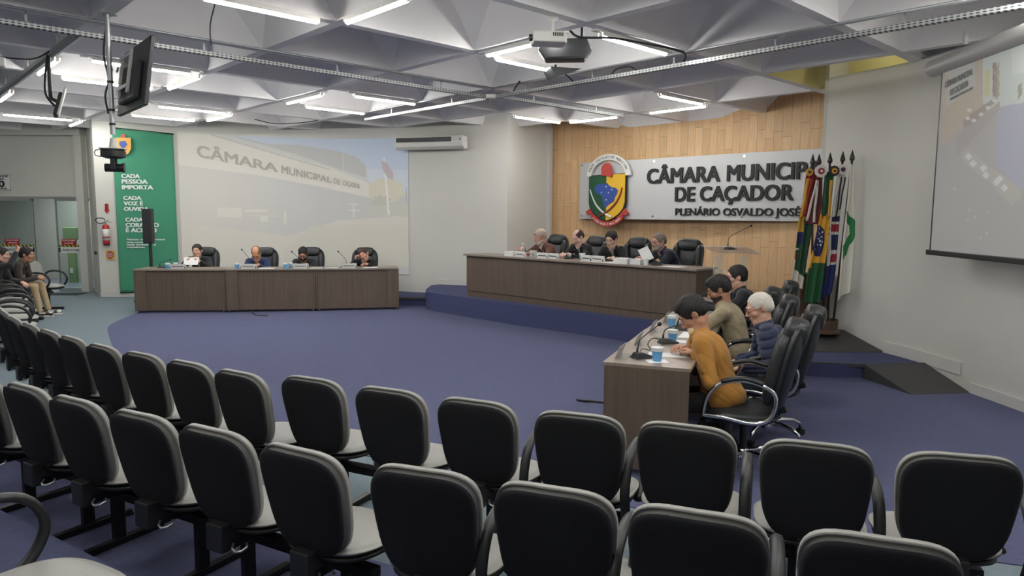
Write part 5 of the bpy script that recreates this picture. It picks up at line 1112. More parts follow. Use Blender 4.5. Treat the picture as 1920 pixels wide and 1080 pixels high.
# ---------------------------------------------------------------- people: smooth bodies grown from rounded volumes
class Vol:
    """list of soft solids, meshed into one continuous surface"""
    def __init__(s, h): s.h = h; s.ops = []; s.post = None
    def _add(s, fn, lo, hi, k, mode): s.ops.append((fn, np.array(lo, float), np.array(hi, float), k, mode)); return s
    def cone(s, a, b, ra, rb=None, k=0.02, mode='u'):
        a = np.array(a, float); b = np.array(b, float); rb = ra if rb is None else rb; d = b-a; L2 = max(float(d@d), 1e-9); r = max(ra, rb)
        def fn(X, Y, Z):
            px, py, pz = X-a[0], Y-a[1], Z-a[2]; t = np.clip((px*d[0]+py*d[1]+pz*d[2])/L2, 0, 1)
            return np.sqrt((px-t*d[0])**2+(py-t*d[1])**2+(pz-t*d[2])**2)-(ra+(rb-ra)*t)
        return s._add(fn, np.minimum(a, b)-r, np.maximum(a, b)+r, k, mode)
    def ell(s, c, r, R=None, k=0.02, mode='u', dis=None):
        c = np.array(c, float); r = np.array(r, float); R = np.eye(3) if R is None else np.array(R, float); m = max(r)
        def fn(X, Y, Z):
            x, y, z = X-c[0], Y-c[1], Z-c[2]
            u = R[0, 0]*x+R[1, 0]*y+R[2, 0]*z; v = R[0, 1]*x+R[1, 1]*y+R[2, 1]*z; w_ = R[0, 2]*x+R[1, 2]*y+R[2, 2]*z
            k0 = np.sqrt((u/r[0])**2+(v/r[1])**2+(w_/r[2])**2); k1 = np.sqrt((u/r[0]**2)**2+(v/r[1]**2)**2+(w_/r[2]**2)**2)+1e-9
            d = k0*(k0-1)/k1
            return d if dis is None else d+dis(u, v, w_)
        return s._add(fn, c-m, c+m, k, mode)
    def cut(s, fn, lo, hi, k=0.004): return s._add(fn, lo, hi, k, 's')
    def mesh(s, name, m, parent):
        h = s.h; us = [o for o in s.ops if o[4] == 'u']
        lo = np.min([o[1] for o in us], 0)-3*h; hi = np.max([o[2] for o in us], 0)+3*h
        n = np.ceil((hi-lo)/h).astype(int)+1
        F = np.full(tuple(n), 1.0, np.float32); ax = [lo[i]+np.arange(n[i])*h for i in range(3)]
        for fn, a, b, k, mode in s.ops:
            mg = k+2.5*h; i0 = np.clip(np.floor((a-mg-lo)/h).astype(int), 0, n); i1 = np.clip(np.ceil((b+mg-lo)/h).astype(int)+1, 0, n)
            if (i1 <= i0).any(): continue
            sl = tuple(slice(i0[j], i1[j]) for j in range(3))
            X, Y, Z = np.meshgrid(ax[0][sl[0]], ax[1][sl[1]], ax[2][sl[2]], indexing='ij', sparse=True)
            d = fn(X, Y, Z).astype(np.float32); f = F[sl]
            if mode == 'u': q = np.maximum(k-np.abs(f-d), 0)/k if k > 0 else 0; F[sl] = np.minimum(f, d)-q*q*k*0.25
            elif mode == 's': d = -d; q = np.maximum(k-np.abs(f-d), 0)/k if k > 0 else 0; F[sl] = np.maximum(f, d)+q*q*k*0.25
            elif mode == 'i': F[sl] = np.maximum(f, d)
        if s.post is not None:
            X, Y, Z = np.meshgrid(ax[0], ax[1], ax[2], indexing='ij', sparse=True); F += s.post(X, Y, Z).astype(np.float32)
        S = F < 0
        cnt = np.zeros(tuple(n-1), np.int8)
        for i in (0, 1):
            for j in (0, 1):
                for k_ in (0, 1): cnt += S[i:n[0]-1+i, j:n[1]-1+j, k_:n[2]-1+k_]
        mask = (cnt > 0) & (cnt < 8); ci = np.argwhere(mask)
        idx = np.full(mask.shape, -1, np.int64); idx[mask] = np.arange(len(ci))
        cv = {}
        for i in (0, 1):
            for j in (0, 1):
                for k_ in (0, 1): cv[(i, j, k_)] = F[ci[:, 0]+i, ci[:, 1]+j, ci[:, 2]+k_]
        acc = np.zeros((len(ci), 3)); num = np.zeros(len(ci))
        C8 = list(cv.keys())
        for p in C8:
            for ax_ in range(3):
                if p[ax_] == 0:
                    q = list(p); q[ax_] = 1; q = tuple(q); a, b = cv[p], cv[q]; cr = (a < 0) != (b < 0)
                    t = np.where(cr, a/np.where(cr, a-b, 1), 0)
                    P = np.array(p, float)[None, :].repeat(len(ci), 0); P[:, ax_] += t
                    acc[cr] += P[cr]; num[cr] += 1
        V = (ci+acc/num[:, None])*h+lo
        faces = []
        for A in range(3):
            B_, D = (A+1) % 3, (A+2) % 3
            s0 = [slice(None)]*3; s1 = [slice(None)]*3; s0[A] = slice(0, -1); s1[A] = slice(1, None)
            e = S[tuple(s0)] != S[tuple(s1)]; pt = np.argwhere(e)
            ok = (pt[:, B_] > 0) & (pt[:, D] > 0) & (pt[:, B_] < n[B_]-1) & (pt[:, D] < n[D]-1); pt = pt[ok]
            fl = S[tuple(s0)][tuple(pt.T)]
            def at(db, dd):
                q = pt.copy(); q[:, B_] -= db; q[:, D] -= dd; return idx[tuple(q.T)]
            Q = np.stack([at(1, 1), at(0, 1), at(0, 0), at(1, 0)], 1)
            Q[~fl] = Q[~fl][:, ::-1]; faces.append(Q)
        Fq = np.concatenate(faces)
        me = bpy.data.meshes.new(name); me.from_pydata(V.tolist(), [], Fq.tolist()); me.update(); me.materials.append(m)
        me.polygons.foreach_set('use_smooth', [True]*len(me.polygons))
        return mkobj(name, me, parent)
def nrm(v): v = np.array(v, float); return v/np.linalg.norm(v)
def rotx(a): c, s = math.cos(a), math.sin(a); return np.array([[1, 0, 0], [0, c, -s], [0, s, c]])
def rotz(a): c, s = math.cos(a), math.sin(a); return np.array([[c, -s, 0], [s, c, 0], [0, 0, 1]])
def roty(a): c, s = math.cos(a), math.sin(a); return np.array([[c, 0, s], [0, 1, 0], [-s, 0, c]])
SKIN = {}
def skin_mat(c):
    return mat('skin_%d_%d_%d' % c, c, 0.55, var=0.05, vscale=25, bump=0.03, bscale=200)
def cloth_mat(nm, c, **kw): return mat('cloth_'+nm, c, kw.pop('rough', 0.9), var=0.05, vscale=12, bump=kw.pop('bump', 0.35), bscale=kw.pop('bscale', 14), sheen=0.15, **kw)
def ik(S, W, l1, l2, pole):
    S, W = np.array(S, float), np.array(W, float); d = W-S; L = np.linalg.norm(d); L = min(L, (l1+l2)*0.995); u = d/np.linalg.norm(d); W = S+u*L
    a = (l1*l1-l2*l2+L*L)/(2*L); hh = math.sqrt(max(l1*l1-a*a, 0)); p = np.array(pole, float); p = p-u*(p@u); p = nrm(p)
    return S+u*a+p*hh, W
def hand(v, W, hd, pn, s, side, curl=0.5, spread=0.12, point=False):
    """palm, four fingers of different length and a thumb from the side of the palm"""
    hd = nrm(hd); pn = np.array(pn, float); pn = nrm(pn-hd*(pn@hd)); lat = np.cross(hd, pn)*side
    v.cone(W-hd*0.02*s, W+hd*0.02*s, 0.024*s, 0.026*s, k=0.012*s)
    ks = []
    for i, o in enumerate((-0.030, -0.010, 0.010, 0.029)):
        kp = W+hd*(0.085-0.004*abs(i-1.3))*s+lat*o*s; ks.append(kp); v.cone(W+hd*0.012*s+lat*o*0.5*s, kp, 0.016*s, 0.0125*s, k=0.012*s)
    for i, kp in enumerate(ks):
        L = (0.040, 0.045, 0.042, 0.033)[3-i]*s*1.0; c = curl*(0.9+0.12*i); c = 0.15 if (point and i == 3) else c
        d0 = nrm(hd*math.cos(c*0.8)+pn*math.sin(c*0.8)+lat*spread*(i-1.5)*0.7); d1 = nrm(hd*math.cos(c*1.9)+pn*math.sin(c*1.9)+lat*spread*(i-1.5)*0.5); d2 = nrm(hd*math.cos(c*2.6)+pn*math.sin(c*2.6))
        a = kp+d0*L; b = a+d1*L*0.62; e = b+d2*L*0.45
        v.cone(kp, a, 0.0098*s, 0.0090*s, k=0.004*s); v.cone(a, b, 0.0090*s, 0.0082*s, k=0.003*s); v.cone(b, e, 0.0082*s, 0.0068*s, k=0.003*s)
    t0 = W+hd*0.022*s+lat*0.022*s; t1 = t0+(hd*0.55+lat*0.75+pn*0.25)*0.042*s; t2 = t1+nrm(hd*0.9+lat*0.15+pn*0.35)*0.032*s; t3 = t2+nrm(hd*0.95-lat*0.1+pn*0.3)*0.022*s
    v.cone(t0, t1, 0.0165*s, 0.0125*s, k=0.01*s); v.cone(t1, t2, 0.0118*s, 0.0105*s, k=0.004*s); v.cone(t2, t3, 0.0105*s, 0.0080*s, k=0.003*s)
def person(label, head, floor, face, lean_z=None, pitch=0.0, yaw=0.0, roll=0.0, skin=(196, 150, 125), hair='short', hairc=(40, 32, 28), top=(30, 30, 33), topname=None, shirt=None,
           hands=None, trousers=(28, 28, 32), shoes=(25, 22, 22), s=0.93, fine=False, beard=None, glasses=None, fat=1.0, puffer=False, tie=None, curls=(0.5, 0.5), knee=None, collar=True, pel=None, seat=0.44,
           hdirs=(None, None), pnorm=(None, None), feet=None, poles=(None, None), open_front=True, hairlen=1.0, sneakers=False):
    hz = head[2]-floor; rz = math.atan2(face[1], face[0])-PI/2
    pz = seat+0.085*s
    H = np.array([0, 0, hz]); guess = nrm((0, 0.45, 0.9))
    for _ in range(3):
        N = H-0.150*s*nrm(np.array([0, 0.25, 1.0])*0.6+guess*0.4) if not pel else H-0.150*s*nrm((0, 0.2, 1))
        dz = N[2]-pz; L = 0.50*s; c = min(max(dz/L, 0.3), 1.0); guess = np.array([0, math.sqrt(max(1-c*c, 0)), c])
    P = N-guess*L; off = -P[1]                       # put the pelvis over the root
    sh = np.array([0, off, 0]); H = H+sh; N = N+sh; P = P+sh
    wx = head[0]-math.cos(rz+PI/2)*off; wy = head[1]-math.sin(rz+PI/2)*off
    root = empty('person', label, 'person', (wx, wy, floor), rz)
    up = nrm(N-P); R_ = np.array([1.0, 0, 0]); fw = np.cross(up, R_); TR = np.stack([R_, fw, up], 1)     # torso axes
    Cc = P+(N-P)*0.64-fw*0.035*s; Bc = P+(N-P)*0.30+fw*0.0
    RH = rotz(yaw)@rotx(-pitch)@roty(roll)
    hs = s*1.07; hp = lambda x, y, z: H+RH@(np.array([x, y, z])*hs)
    S = [N-up*0.055*s+R_*sd*0.165*s for sd in (-1, 1)]
    hands = hands or [(-0.14, 0.30, 0.80), (0.14, 0.30, 0.80)]
    E, W = [], []
    for i, sd in enumerate((-1, 1)):
        t = np.array([hands[i][0], hands[i][1]+off, hands[i][2]-floor])
        pole = poles[i] if poles[i] is not None else (sd*0.8, -0.5, -0.9)
        e, w_ = ik(S[i], t, 0.275*s, 0.255*s, pole); E.append(e); W.append(w_)
    h = 0.0045 if fine else 0.0065; hc = 0.008 if fine else 0.010
    # ---- skin
    v = Vol(h)
    v.ell(hp(0, -0.014, 0.032), np.array((0.076, 0.094, 0.086))*hs, RH, k=0.02)
    v.ell(hp(0, 0.022, -0.026), np.array((0.063, 0.072, 0.088))*hs, RH, k=0.03)
    v.cone(hp(-0.022, 0.055, -0.092), hp(0.022, 0.055, -0.092), 0.022*s, k=0.03*s)
    for sd in (-1, 1):
        v.cone(hp(sd*0.052, -0.002, -0.062), hp(sd*0.018, 0.055, -0.094), 0.020*s, 0.02*s, k=0.03*s)
        v.ell(hp(sd*0.044, 0.058, -0.022), np.array((0.024, 0.024, 0.022))*s, RH, k=0.02*s)            # cheeks
    v.cone(hp(-0.036, 0.080, 0.030), hp(0.036, 0.080, 0.030), 0.010*s, k=0.015*s)                       # brow
    for sd in (-1, 1): v.ell(hp(sd*0.031, 0.103, 0.010), np.array((0.017, 0.016, 0.011))*s, RH, k=0.012*s, mode='s')
    for sd in (-1, 1): v.ell(hp(sd*0.031, 0.078, 0.009), np.array((0.0155, 0.0135, 0.0125))*s, RH, k=0.004*s)
    v.cone(hp(0, 0.088, 0.016), hp(0, 0.113, -0.026), 0.0075*s, 0.0115*s, k=0.010*s)
    for sd in (-1, 1): v.ell(hp(sd*0.012, 0.100, -0.030), np.array((0.0085, 0.010, 0.008))*s, RH, k=0.006*s)
    v.cone(hp(-0.018, 0.086, -0.054), hp(0.018, 0.086, -0.054), 0.0075*s, k=0.008*s); v.cone(hp(-0.016, 0.084, -0.066), hp(0.016, 0.084, -0.066), 0.0085*s, k=0.007*s)
    v.cone(hp(-0.022, 0.099, -0.0595), hp(0.022, 0.099, -0.0595), 0.0035*s, k=0.004*s, mode='s')
    for sd in (-1, 1):
        v.ell(hp(sd*0.078, -0.012, 0.000), np.array((0.009, 0.019, 0.031))*s, RH@rotz(sd*0.35), k=0.005*s); v.ell(hp(sd*0.088, -0.006, 0.004), np.array((0.006, 0.010, 0.017))*s, RH, k=0.005*s, mode='s')
    v.cone(hp(0, -0.022, -0.055), N-up*0.01*s, 0.054*s, 0.060*s*math.sqrt(fat), k=0.03*s)
    v.cone(N, Cc, 0.06*s, 0.09*s, k=0.05*s); v.ell(Cc, np.array((0.145, 0.085, 0.14))*s, TR, k=0.04*s); v.ell(Bc, np.array((0.13, 0.09, 0.13))*s, TR, k=0.05*s)
    for i, sd in enumerate((-1, 1)):
        v.cone(Cc+up*0.09*s, S[i], 0.05*s, 0.042*s, k=0.04*s); v.cone(S[i], E[i], 0.040*s, 0.032*s, k=0.02*s); v.cone(E[i], W[i], 0.032*s, 0.024*s, k=0.015*s)
        hd = hdirs[i] if hdirs[i] is not None else nrm(W[i]-E[i])*0.7+np.array([-sd*0.25, 0.25, -0.25])
        hand(v, W[i], hd, pnorm[i] if pnorm[i] is not None else (0, 0.05, -1), s, -sd*1.0, curl=curls[i])
    body = v.mesh('body', skin_mat(skin), root)
    # eyes, brows, lips
    for sd in (-1, 1):
        b = MB(); b.sphere((0, 0, 0), 0.0118*s, 12, 8); o = b.build('eye', mat('eye_white', (205, 196, 188), 0.25), body, smooth=True); o.location = hp(sd*0.031, 0.0815, 0.008)
        b = MB(); b.sphere((0, 0, 0), 0.0062*s, 10, 6); o2 = b.build('iris', mat('iris_dark', (40, 28, 22), 0.2), body, smooth=True); o2.location = hp(sd*0.030, 0.0893, 0.004)
        b = MB(); b.tube([hp(sd*0.016, 0.090, 0.030), hp(sd*0.031, 0.0915, 0.034), hp(sd*0.046, 0.082, 0.029)], [0.003*s, 0.004*s, 0.002*s], n=6); b.build('eyebrow', mat('hair_%d_%d_%d' % hairc, hairc, 0.7), body, smooth=True)
    b = MB(); b.tube([hp(-0.020, 0.0915, -0.060), hp(0, 0.0955, -0.0590), hp(0.020, 0.0915, -0.060)], [0.002*s, 0.0042*s, 0.002*s], n=6); b.build('lips', mat('lips_%d' % skin[0], tuple(int(c*k) for c, k in zip(skin, (0.80, 0.62, 0.60))), 0.5), body, smooth=True)
    # ---- hair
    hm = mat('hair_%d_%d_%d' % hairc, hairc, 0.55, var=0.25, vscale=60, bump=0.6, bscale=180)
    if hair != 'none':
        v = Vol(h); t = {'short': 0.010, 'swept': 0.015, 'thin': 0.005, 'balding': 0.006, 'fluffy': 0.020, 'sides': 0.006}[hair]*hairlen
        v.ell(hp(0, -0.016, 0.042), (np.array((0.0745, 0.0925, 0.080))+t)*hs, RH, k=0.01); v.ell(hp(0, -0.018, 0.026), (np.array((0.0765, 0.0945, 0.086))+0.003)*hs, RH, k=0.01)
        v.cone(hp(-0.03, -0.072, -0.012), hp(0.03, -0.072, -0.012), 0.036*s, k=0.03*s)
        if hair in ('short', 'swept'):
            for sd in (-1, 1): v.cone(hp(sd*0.072, 0.030, 0.03), hp(sd*0.072, 0.024, -0.006), 0.008*s, 0.005*s, k=0.008*s)
        if hair == 'swept':
            v.ell(hp(0.0, 0.050, 0.100), np.array((0.052, 0.040, 0.022))*s, RH, k=0.02*s); v.ell(hp(0.0, 0.0, 0.112), np.array((0.062, 0.07, 0.022))*s, RH, k=0.02*s)
            for q in range(5): v.cone(hp(-0.04+q*0.02, 0.07, 0.095), hp(-0.045+q*0.022, -0.03, 0.128), 0.010*s, 0.008*s, k=0.008*s)
        fc = (0, 0.120, -0.012); fr = (0.088, 0.090, 0.098)
        if hair == 'thin': fr = (0.092, 0.094, 0.105)
        if hair in ('balding', 'sides'): fr = (0.092, 0.120, 0.125)
        v.ell(hp(*fc), np.array(fr)*hs, RH, k=0.006*s, mode='s')
        for sd in (-1, 1): v.ell(hp(sd*0.088, -0.004, -0.022), np.array((0.026, 0.031, 0.050))*hs, RH, k=0.004*s, mode='s')
        dn = RH@np.array([0, -0.25, -1.0]); dn = dn/np.linalg.norm(dn); base = hp(0, -0.06, -0.050)
        v._add(lambda X, Y, Z, dn=dn, base=base: -((X-base[0])*dn[0]+(Y-base[1])*dn[1]+(Z-base[2])*dn[2]), H-0.25, H+0.25, 0.004, 's')
        if hair in ('balding', 'sides'):
            v.ell(hp(0, 0.02, 0.125), np.array((0.066, 0.115, 0.075))*s, RH, k=0.01*s, mode='s')
        v.post = lambda X, Y, Z, q=s*31: 0.0022*np.sin(150*X+40*np.sin(9*Y+q)+30*Z)*np.sin(90*Z+60*Y+q)
        v.mesh('hair', hm, body)
    if beard:
        v = Vol(h); bt = 0.004*s
        v.ell(hp(0, 0.022, -0.026), (np.array((0.063, 0.072, 0.088))+0.006)*hs, RH, k=0.02); bu = RH@np.array([0, -0.35, 1.0]); bu = bu/np.linalg.norm(bu); b0 = hp(0, 0.06, -0.040)
        v._add(lambda X, Y, Z, bu=bu, b0=b0: -((X-b0[0])*bu[0]+(Y-b0[1])*bu[1]+(Z-b0[2])*bu[2]), H-0.25, H+0.25, 0.006, 's')
        v.cone(hp(-0.022, 0.055, -0.092), hp(0.022, 0.055, -0.092), 0.022*s+bt, k=0.03*s)
        for sd in (-1, 1): v.cone(hp(sd*0.050, 0.008, -0.062), hp(sd*0.018, 0.055, -0.094), 0.0185*s+bt, 0.02*s+bt, k=0.03*s)
        v.cone(hp(-0.022, 0.083, -0.047), hp(0.022, 0.083, -0.047), 0.009*s, k=0.01*s)
        v.ell(hp(0, 0.095, -0.062), np.array((0.020, 0.02, 0.009))*s, RH, k=0.006*s, mode='s')
        v.mesh('beard', mat('beard_%d' % beard[0], beard, 0.85, bump=0.6, bscale=250), body)
    if glasses:
        g = MB(); gm = mat('frames_%d' % glasses[0], glasses, 0.35)
        for sd in (-1, 1):
            ring = [hp(sd*0.031+0.022*math.cos(a), 0.1005+0.002*math.cos(a)*-sd, 0.008+0.016*math.sin(a)) for a in [2*PI*k/20 for k in range(20)]]
            g.tube(ring, 0.0022*s, n=6, closed=True); g.tube([hp(sd*0.053, 0.098, 0.012), hp(sd*0.074, 0.05, 0.012), hp(sd*0.082, -0.012, 0.012)], 0.002*s, n=6)
        g.tube([hp(-0.009, 0.1015, 0.011), hp(0, 0.104, 0.013), hp(0.009, 0.1015, 0.011)], 0.002*s, n=6); g.build('glasses', gm, body, smooth=True)
    # ---- clothes on the upper body
    tm = cloth_mat(topname or ('%d_%d_%d' % top), top, bump=0.6 if not puffer else 0.15, bscale=9)
    rib = (lambda u, vv, w_: 0.008*s*(np.abs(np.sin(w_*PI/(0.052*s)))*-1+0.5)) if puffer else None
    v = Vol(hc); g = 0.014*s if not puffer else 0.028*s
    v.ell(Cc+up*0.01, np.array((0.162+g*0.6, 0.102*fat+g*0.6, 0.175))*s/1.0, TR, k=0.05*s, dis=rib)
    v.ell(Bc, np.array((0.148*math.sqrt(fat)+g*0.5, 0.112*fat+g*0.5, 0.17))*s, TR, k=0.06*s, dis=rib)
    v.ell(P+up*0.01, np.array((0.172*math.sqrt(fat)+g*0.4, 0.14*fat+g*0.3, 0.125))*s, k=0.06*s); v.cone(P+np.array([-0.09*s, 0.05*s, 0.0]), P+np.array([0.09*s, 0.05*s, 0.0]), 0.105*s, k=0.05*s)
    v.cone(S[0]+R_*0.03*s-up*0.008*s, S[1]-R_*0.03*s-up*0.008*s, 0.062*s+g*0.3, k=0.04*s)
    for i, sd in enumerate((-1, 1)):
        v.cone(N+up*0.012*s, S[i]+up*0.012*s, 0.050*s, 0.045*s, k=0.04*s)
        m1 = S[i]+(E[i]-S[i])*0.5; ae = nrm(E[i]-S[i])
        v.cone(S[i], E[i], 0.062*s+g*0.35, 0.047*s+g*0.35, k=0.035*s); v.cone(E[i], W[i]-nrm(W[i]-E[i])*0.012*s, 0.047*s+g*0.35, 0.036*s+g*0.25, k=0.02*s)
        if puffer:
            for q in range(7):
                p = S[i]+(E[i]-S[i])*(0.08+q*0.14); v.cone(p-ae*0.003, p+ae*0.003, 0.070*s-q*0.002+g*0.2, k=0.016*s)
            af = nrm(W[i]-E[i])
            for q in range(5):
                p = E[i]+(W[i]-E[i])*(0.05+q*0.19); v.cone(p-af*0.003, p+af*0.003, 0.054*s-q*0.002+g*0.2, k=0.016*s)
        # creases at the elbow
        for q, dd in enumerate((-0.045, -0.015, 0.02)):
            p = E[i]-ae*dd*s; ax_ = nrm(np.cross(ae, nrm(W[i]-E[i])+np.array([0.01, 0, 0]))); bi = nrm(ae-nrm(W[i]-E[i])); v.cone(p-bi*0.040*s-ax_*0.045*s, p-bi*0.040*s+ax_*0.045*s, 0.006*s, k=0.012*s, mode='s')
    if collar:   # stand or fold collar round the neck
        for k in range(14):
            a0, a1 = [PI*(-0.28+1.56*q/14) for q in (k, k+1)]; rr = 0.066*s*math.sqrt(fat)
            f = lambda a: N+up*(0.030-0.016*max(0, math.sin(-a+0.0)) )*s+R_*rr*math.cos(a)-fw*rr*math.sin(a)*1.0+fw*0.008*s
            v.cone(f(a0), f(a1), 0.0150*s, k=0.004*s); v.cone(f(a0)-up*0.022*s+(f(a0)-N-up*0.02)*0.12, f(a1)-up*0.022*s+(f(a1)-N-up*0.02)*0.12, 0.011*s, k=0.006*s)
    v.cone(N+up*0.005*s, N+up*0.16*s, 0.052*s*math.sqrt(fat), 0.062*s, k=0.006, mode='s')
    if open_front and shirt:
        # V opening with lapels
        vb = 0.20*s; vo = N+fw*0.02*s
        def vee(X, Y, Z, vo=vo.copy(), fw=fw.copy(), up=up.copy()):
            x, y, z = X-vo[0], Y-vo[1], Z-vo[2]; w_ = x*up[0]+y*up[1]+z*up[2]; f = x*fw[0]+y*fw[1]+z*fw[2]
            return np.maximum(np.abs(x)-np.maximum(0.010*s, (w_+vb)*0.27), np.maximum(0.02*s-f, np.maximum(-(w_+0.42*s), w_-0.12*s)))
        v.cut(vee, N-0.3, N+0.3)
        for sd in (-1, 1):
            a = N+R_*sd*0.052*s+fw*0.055*s+up*0.015*s; b_ = N-up*vb*0.98+fw*0.125*s*fat+R_*sd*0.016*s
            m_ = (a+b_)/2+R_*sd*0.022*s+fw*0.022*s
            v.cone(a, m_, 0.012*s, 0.014*s, k=0.010*s); v.cone(m_, b_, 0.014*s, 0.006*s, k=0.010*s)
    if puffer:
        def post(X, Y, Z, P=P.copy(), up=up.copy()):
            q = (X-P[0])*up[0]+(Y-P[1])*up[1]+(Z-P[2])*up[2]; return 0.014*(1-np.abs(np.sin(q*PI/0.062+0.4*np.sin(X*9))))**2.0-0.004
    else:
        sd_ = hs*97+head[0]*13
        def post(X, Y, Z):
            a = np.sin(11*X+17*Z+2.2*np.sin(9*Y+sd_)+1.5*np.sin(7*Z+sd_*2)); b_ = np.sin(23*Z-15*Y+2.0*np.sin(12*X+sd_)+1.1*sd_)
            return 0.0055*(1-np.abs(a))**4+0.0045*(1-np.abs(b_))**4-0.001
    v.post = post
    v.mesh('jacket' if shirt else 'sweater', tm, root)
    if shirt:
        v = Vol(hc); v.ell(Cc+up*0.01, np.array((0.150, 0.098*fat, 0.168))*s, TR, k=0.05*s); v.ell(Bc, np.array((0.138*math.sqrt(fat), 0.106*fat, 0.165))*s, TR, k=0.06*s)
        v.cone(N-up*0.03*s, N+up*0.040*s+fw*0.006*s, 0.07*s*math.sqrt(fat), 0.062*s*math.sqrt(fat), k=0.03*s); v.cone(N+up*0.015*s, N+up*0.16*s, 0.050*s*math.sqrt(fat), 0.06*s, k=0.004, mode='s')
        for sd in (-1, 1): v.cone(N+R_*sd*0.045*s+fw*0.045*s+up*0.022*s, N+R_*sd*0.016*s+fw*0.080*s-up*0.018*s, 0.010*s, 0.008*s, k=0.006*s)
        for i in (0, 1):
            a = nrm(W[i]-E[i]); v.cone(W[i]-a*0.03*s, W[i]-a*0.002*s, 0.033*s, 0.031*s, k=0.004)
        v.mesh('shirt', cloth_mat('shirt_%d_%d_%d' % shirt, shirt), root)
    # ---- trousers and shoes
    v = Vol(0.011); tk = knee or [(-0.13, 0.44, seat+0.03), (0.13, 0.44, seat+0.03)]; ft = feet or [(-0.14, 0.40), (0.14, 0.40)]
    v.ell(P, np.array((0.165*math.sqrt(fat), 0.13*fat, 0.105))*s, k=0.05)
    AN = []
    for i, sd in enumerate((-1, 1)):
        K = np.array(tk[i]); hipj = P+np.array([sd*0.085*s, 0.02, -0.02]); A = np.array([ft[i][0], ft[i][1], 0.095]); AN.append(A)
        K = K.copy(); K[1] = hipj[1]+(K[1]-0.0)*s
        v.cone(hipj, K, 0.088*s, 0.060*s, k=0.04); v.cone(K, A+np.array([0, 0, 0.0]), 0.060*s, 0.047*s, k=0.03)
    v.mesh('trousers', cloth_mat('trousers_%d_%d_%d' % trousers, trousers), root)
    for i, sd in enumerate((-1, 1)):
        A = AN[i]; v = Vol(0.0075); hlz = np.array([0, 0, -0.045])
        v.cone(A+np.array([0, -0.03, -0.045]), A+np.array([0, 0.06, -0.05]), 0.042, 0.040, k=0.02); v.cone(A+np.array([0, 0.06, -0.055]), A+np.array([sd*0.01, 0.17, -0.058]), 0.042, 0.034, k=0.02); v.cone(A, A+np.array([0, 0, -0.04]), 0.042, 0.042, k=0.02)
        v.cut(lambda X, Y, Z: Z-0.004, (A[0]-0.2, A[1]-0.3, -0.2), (A[0]+0.2, A[1]+0.4, 0.02))
        so = v.mesh('shoe', mat('shoe_%d_%d_%d' % shoes, shoes, 0.4), root)
        if sneakers:
            b = MB(); b.prism([(A[0]-0.045, A[1]-0.07), (A[0]+0.045, A[1]-0.07), (A[0]+0.048, A[1]+0.12), (A[0]+0.03, A[1]+0.205), (A[0]-0.03, A[1]+0.205), (A[0]-0.048, A[1]+0.12)], 0.003, 0.028); b.build('sole', M_signw, so, bevel=0.006)
            b = MB(); b.sphere((A[0], A[1]+0.155, 0.05), (0.036, 0.045, 0.03)); b.build('toe_cap', M_signw, so, smooth=True)
            b = MB(); b.box((A[0]+0.041, A[1]+0.05, 0.065), (0.012, 0.09, 0.028)); b.box((A[0]-0.041, A[1]+0.05, 0.065), (0.012, 0.09, 0.028)); b.build('side_panel', M_signw, so, bevel=0.005)
    root['pelvis_y'] = 0.0; del root['pelvis_y']
    return root, H, W, RH
SL = ((214, 178, 156), (206, 160, 138), (186, 138, 112), (162, 116, 92))
def rel(head, face, p):     # world point -> (right, forward, z) seen from the head of somebody facing 'face'
    f = Vector((face[0], face[1])).normalized(); r = Vector((f.y, -f.x)); d = Vector((p[0]-head[0], p[1]-head[1])); return (d.dot(r), d.dot(f), p[2])
# right desks, from the viewer
hd = (1.27, 4.88, 1.06); f = (-0.97, 0.22)
person('black-haired man in a mustard jacket bent over the near desk, reading a sheet', hd, 0.006, f, pitch=0.75, yaw=0.0, skin=SL[2], hair='swept', hairc=(26, 22, 22), top=(166, 116, 46), topname='mustard', shirt=(226, 214, 170), fine=True,
       hands=[(-0.10, -0.02, 0.80), (0.08, 0.04, 0.80)], trousers=(24, 24, 28), curls=(0.55, 0.5), s=0.95, seat=0.40, fat=1.12)
hd = (1.90, 5.36, 1.04); f = (-0.97, 0.2)
person('white-haired man with glasses in a navy quilted jacket, looking down', hd, 0.006, f, pitch=0.35, yaw=0.15, skin=SL[1], hair='thin', hairc=(206, 200, 190), top=(38, 46, 74), topname='navy_quilt', puffer=True, fine=True,
       hands=[(-0.12, 0.12, 0.60), (0.10, 0.14, 0.60)], trousers=(34, 36, 46), glasses=(120, 40, 44), s=0.90, seat=0.40, fat=1.1)
hd = (1.84, 6.22, 1.09); f = (-0.93, 0.36)
person('dark-bearded man in a beige jacket at the right desks, hands raised before his face', hd, 0.006, f, pitch=0.45, yaw=0.1, skin=SL[3], hair='swept', hairc=(28, 24, 24), top=(150, 138, 112), topname='beige', shirt=(44, 46, 50), fine=True,
       hands=[(-0.06, 0.17, 0.93), (0.05, 0.19, 0.90)], beard=(48, 36, 32), curls=(0.9, 0.9), s=0.93, hdirs=((0.35, 0.7, 0.45), (-0.45, 0.7, 0.4)), pnorm=((0.8, 0, -0.3), (-0.8, 0, -0.3)))
hd = (2.36, 7.38, 1.10); f = (-0.95, 0.12)
person('man with glasses in a black jacket seated nearest the stage at the right desks', hd, 0.006, f, pitch=0.1, yaw=0.0, skin=SL[1], hair='short', hairc=(28, 24, 26), top=(30, 31, 34), topname='black', shirt=(60, 62, 66), fine=True, hairlen=1.3,
       hands=[(-0.12, 0.32, 0.80), (0.12, 0.32, 0.80)], glasses=(30, 28, 30), s=0.93, fat=1.15)
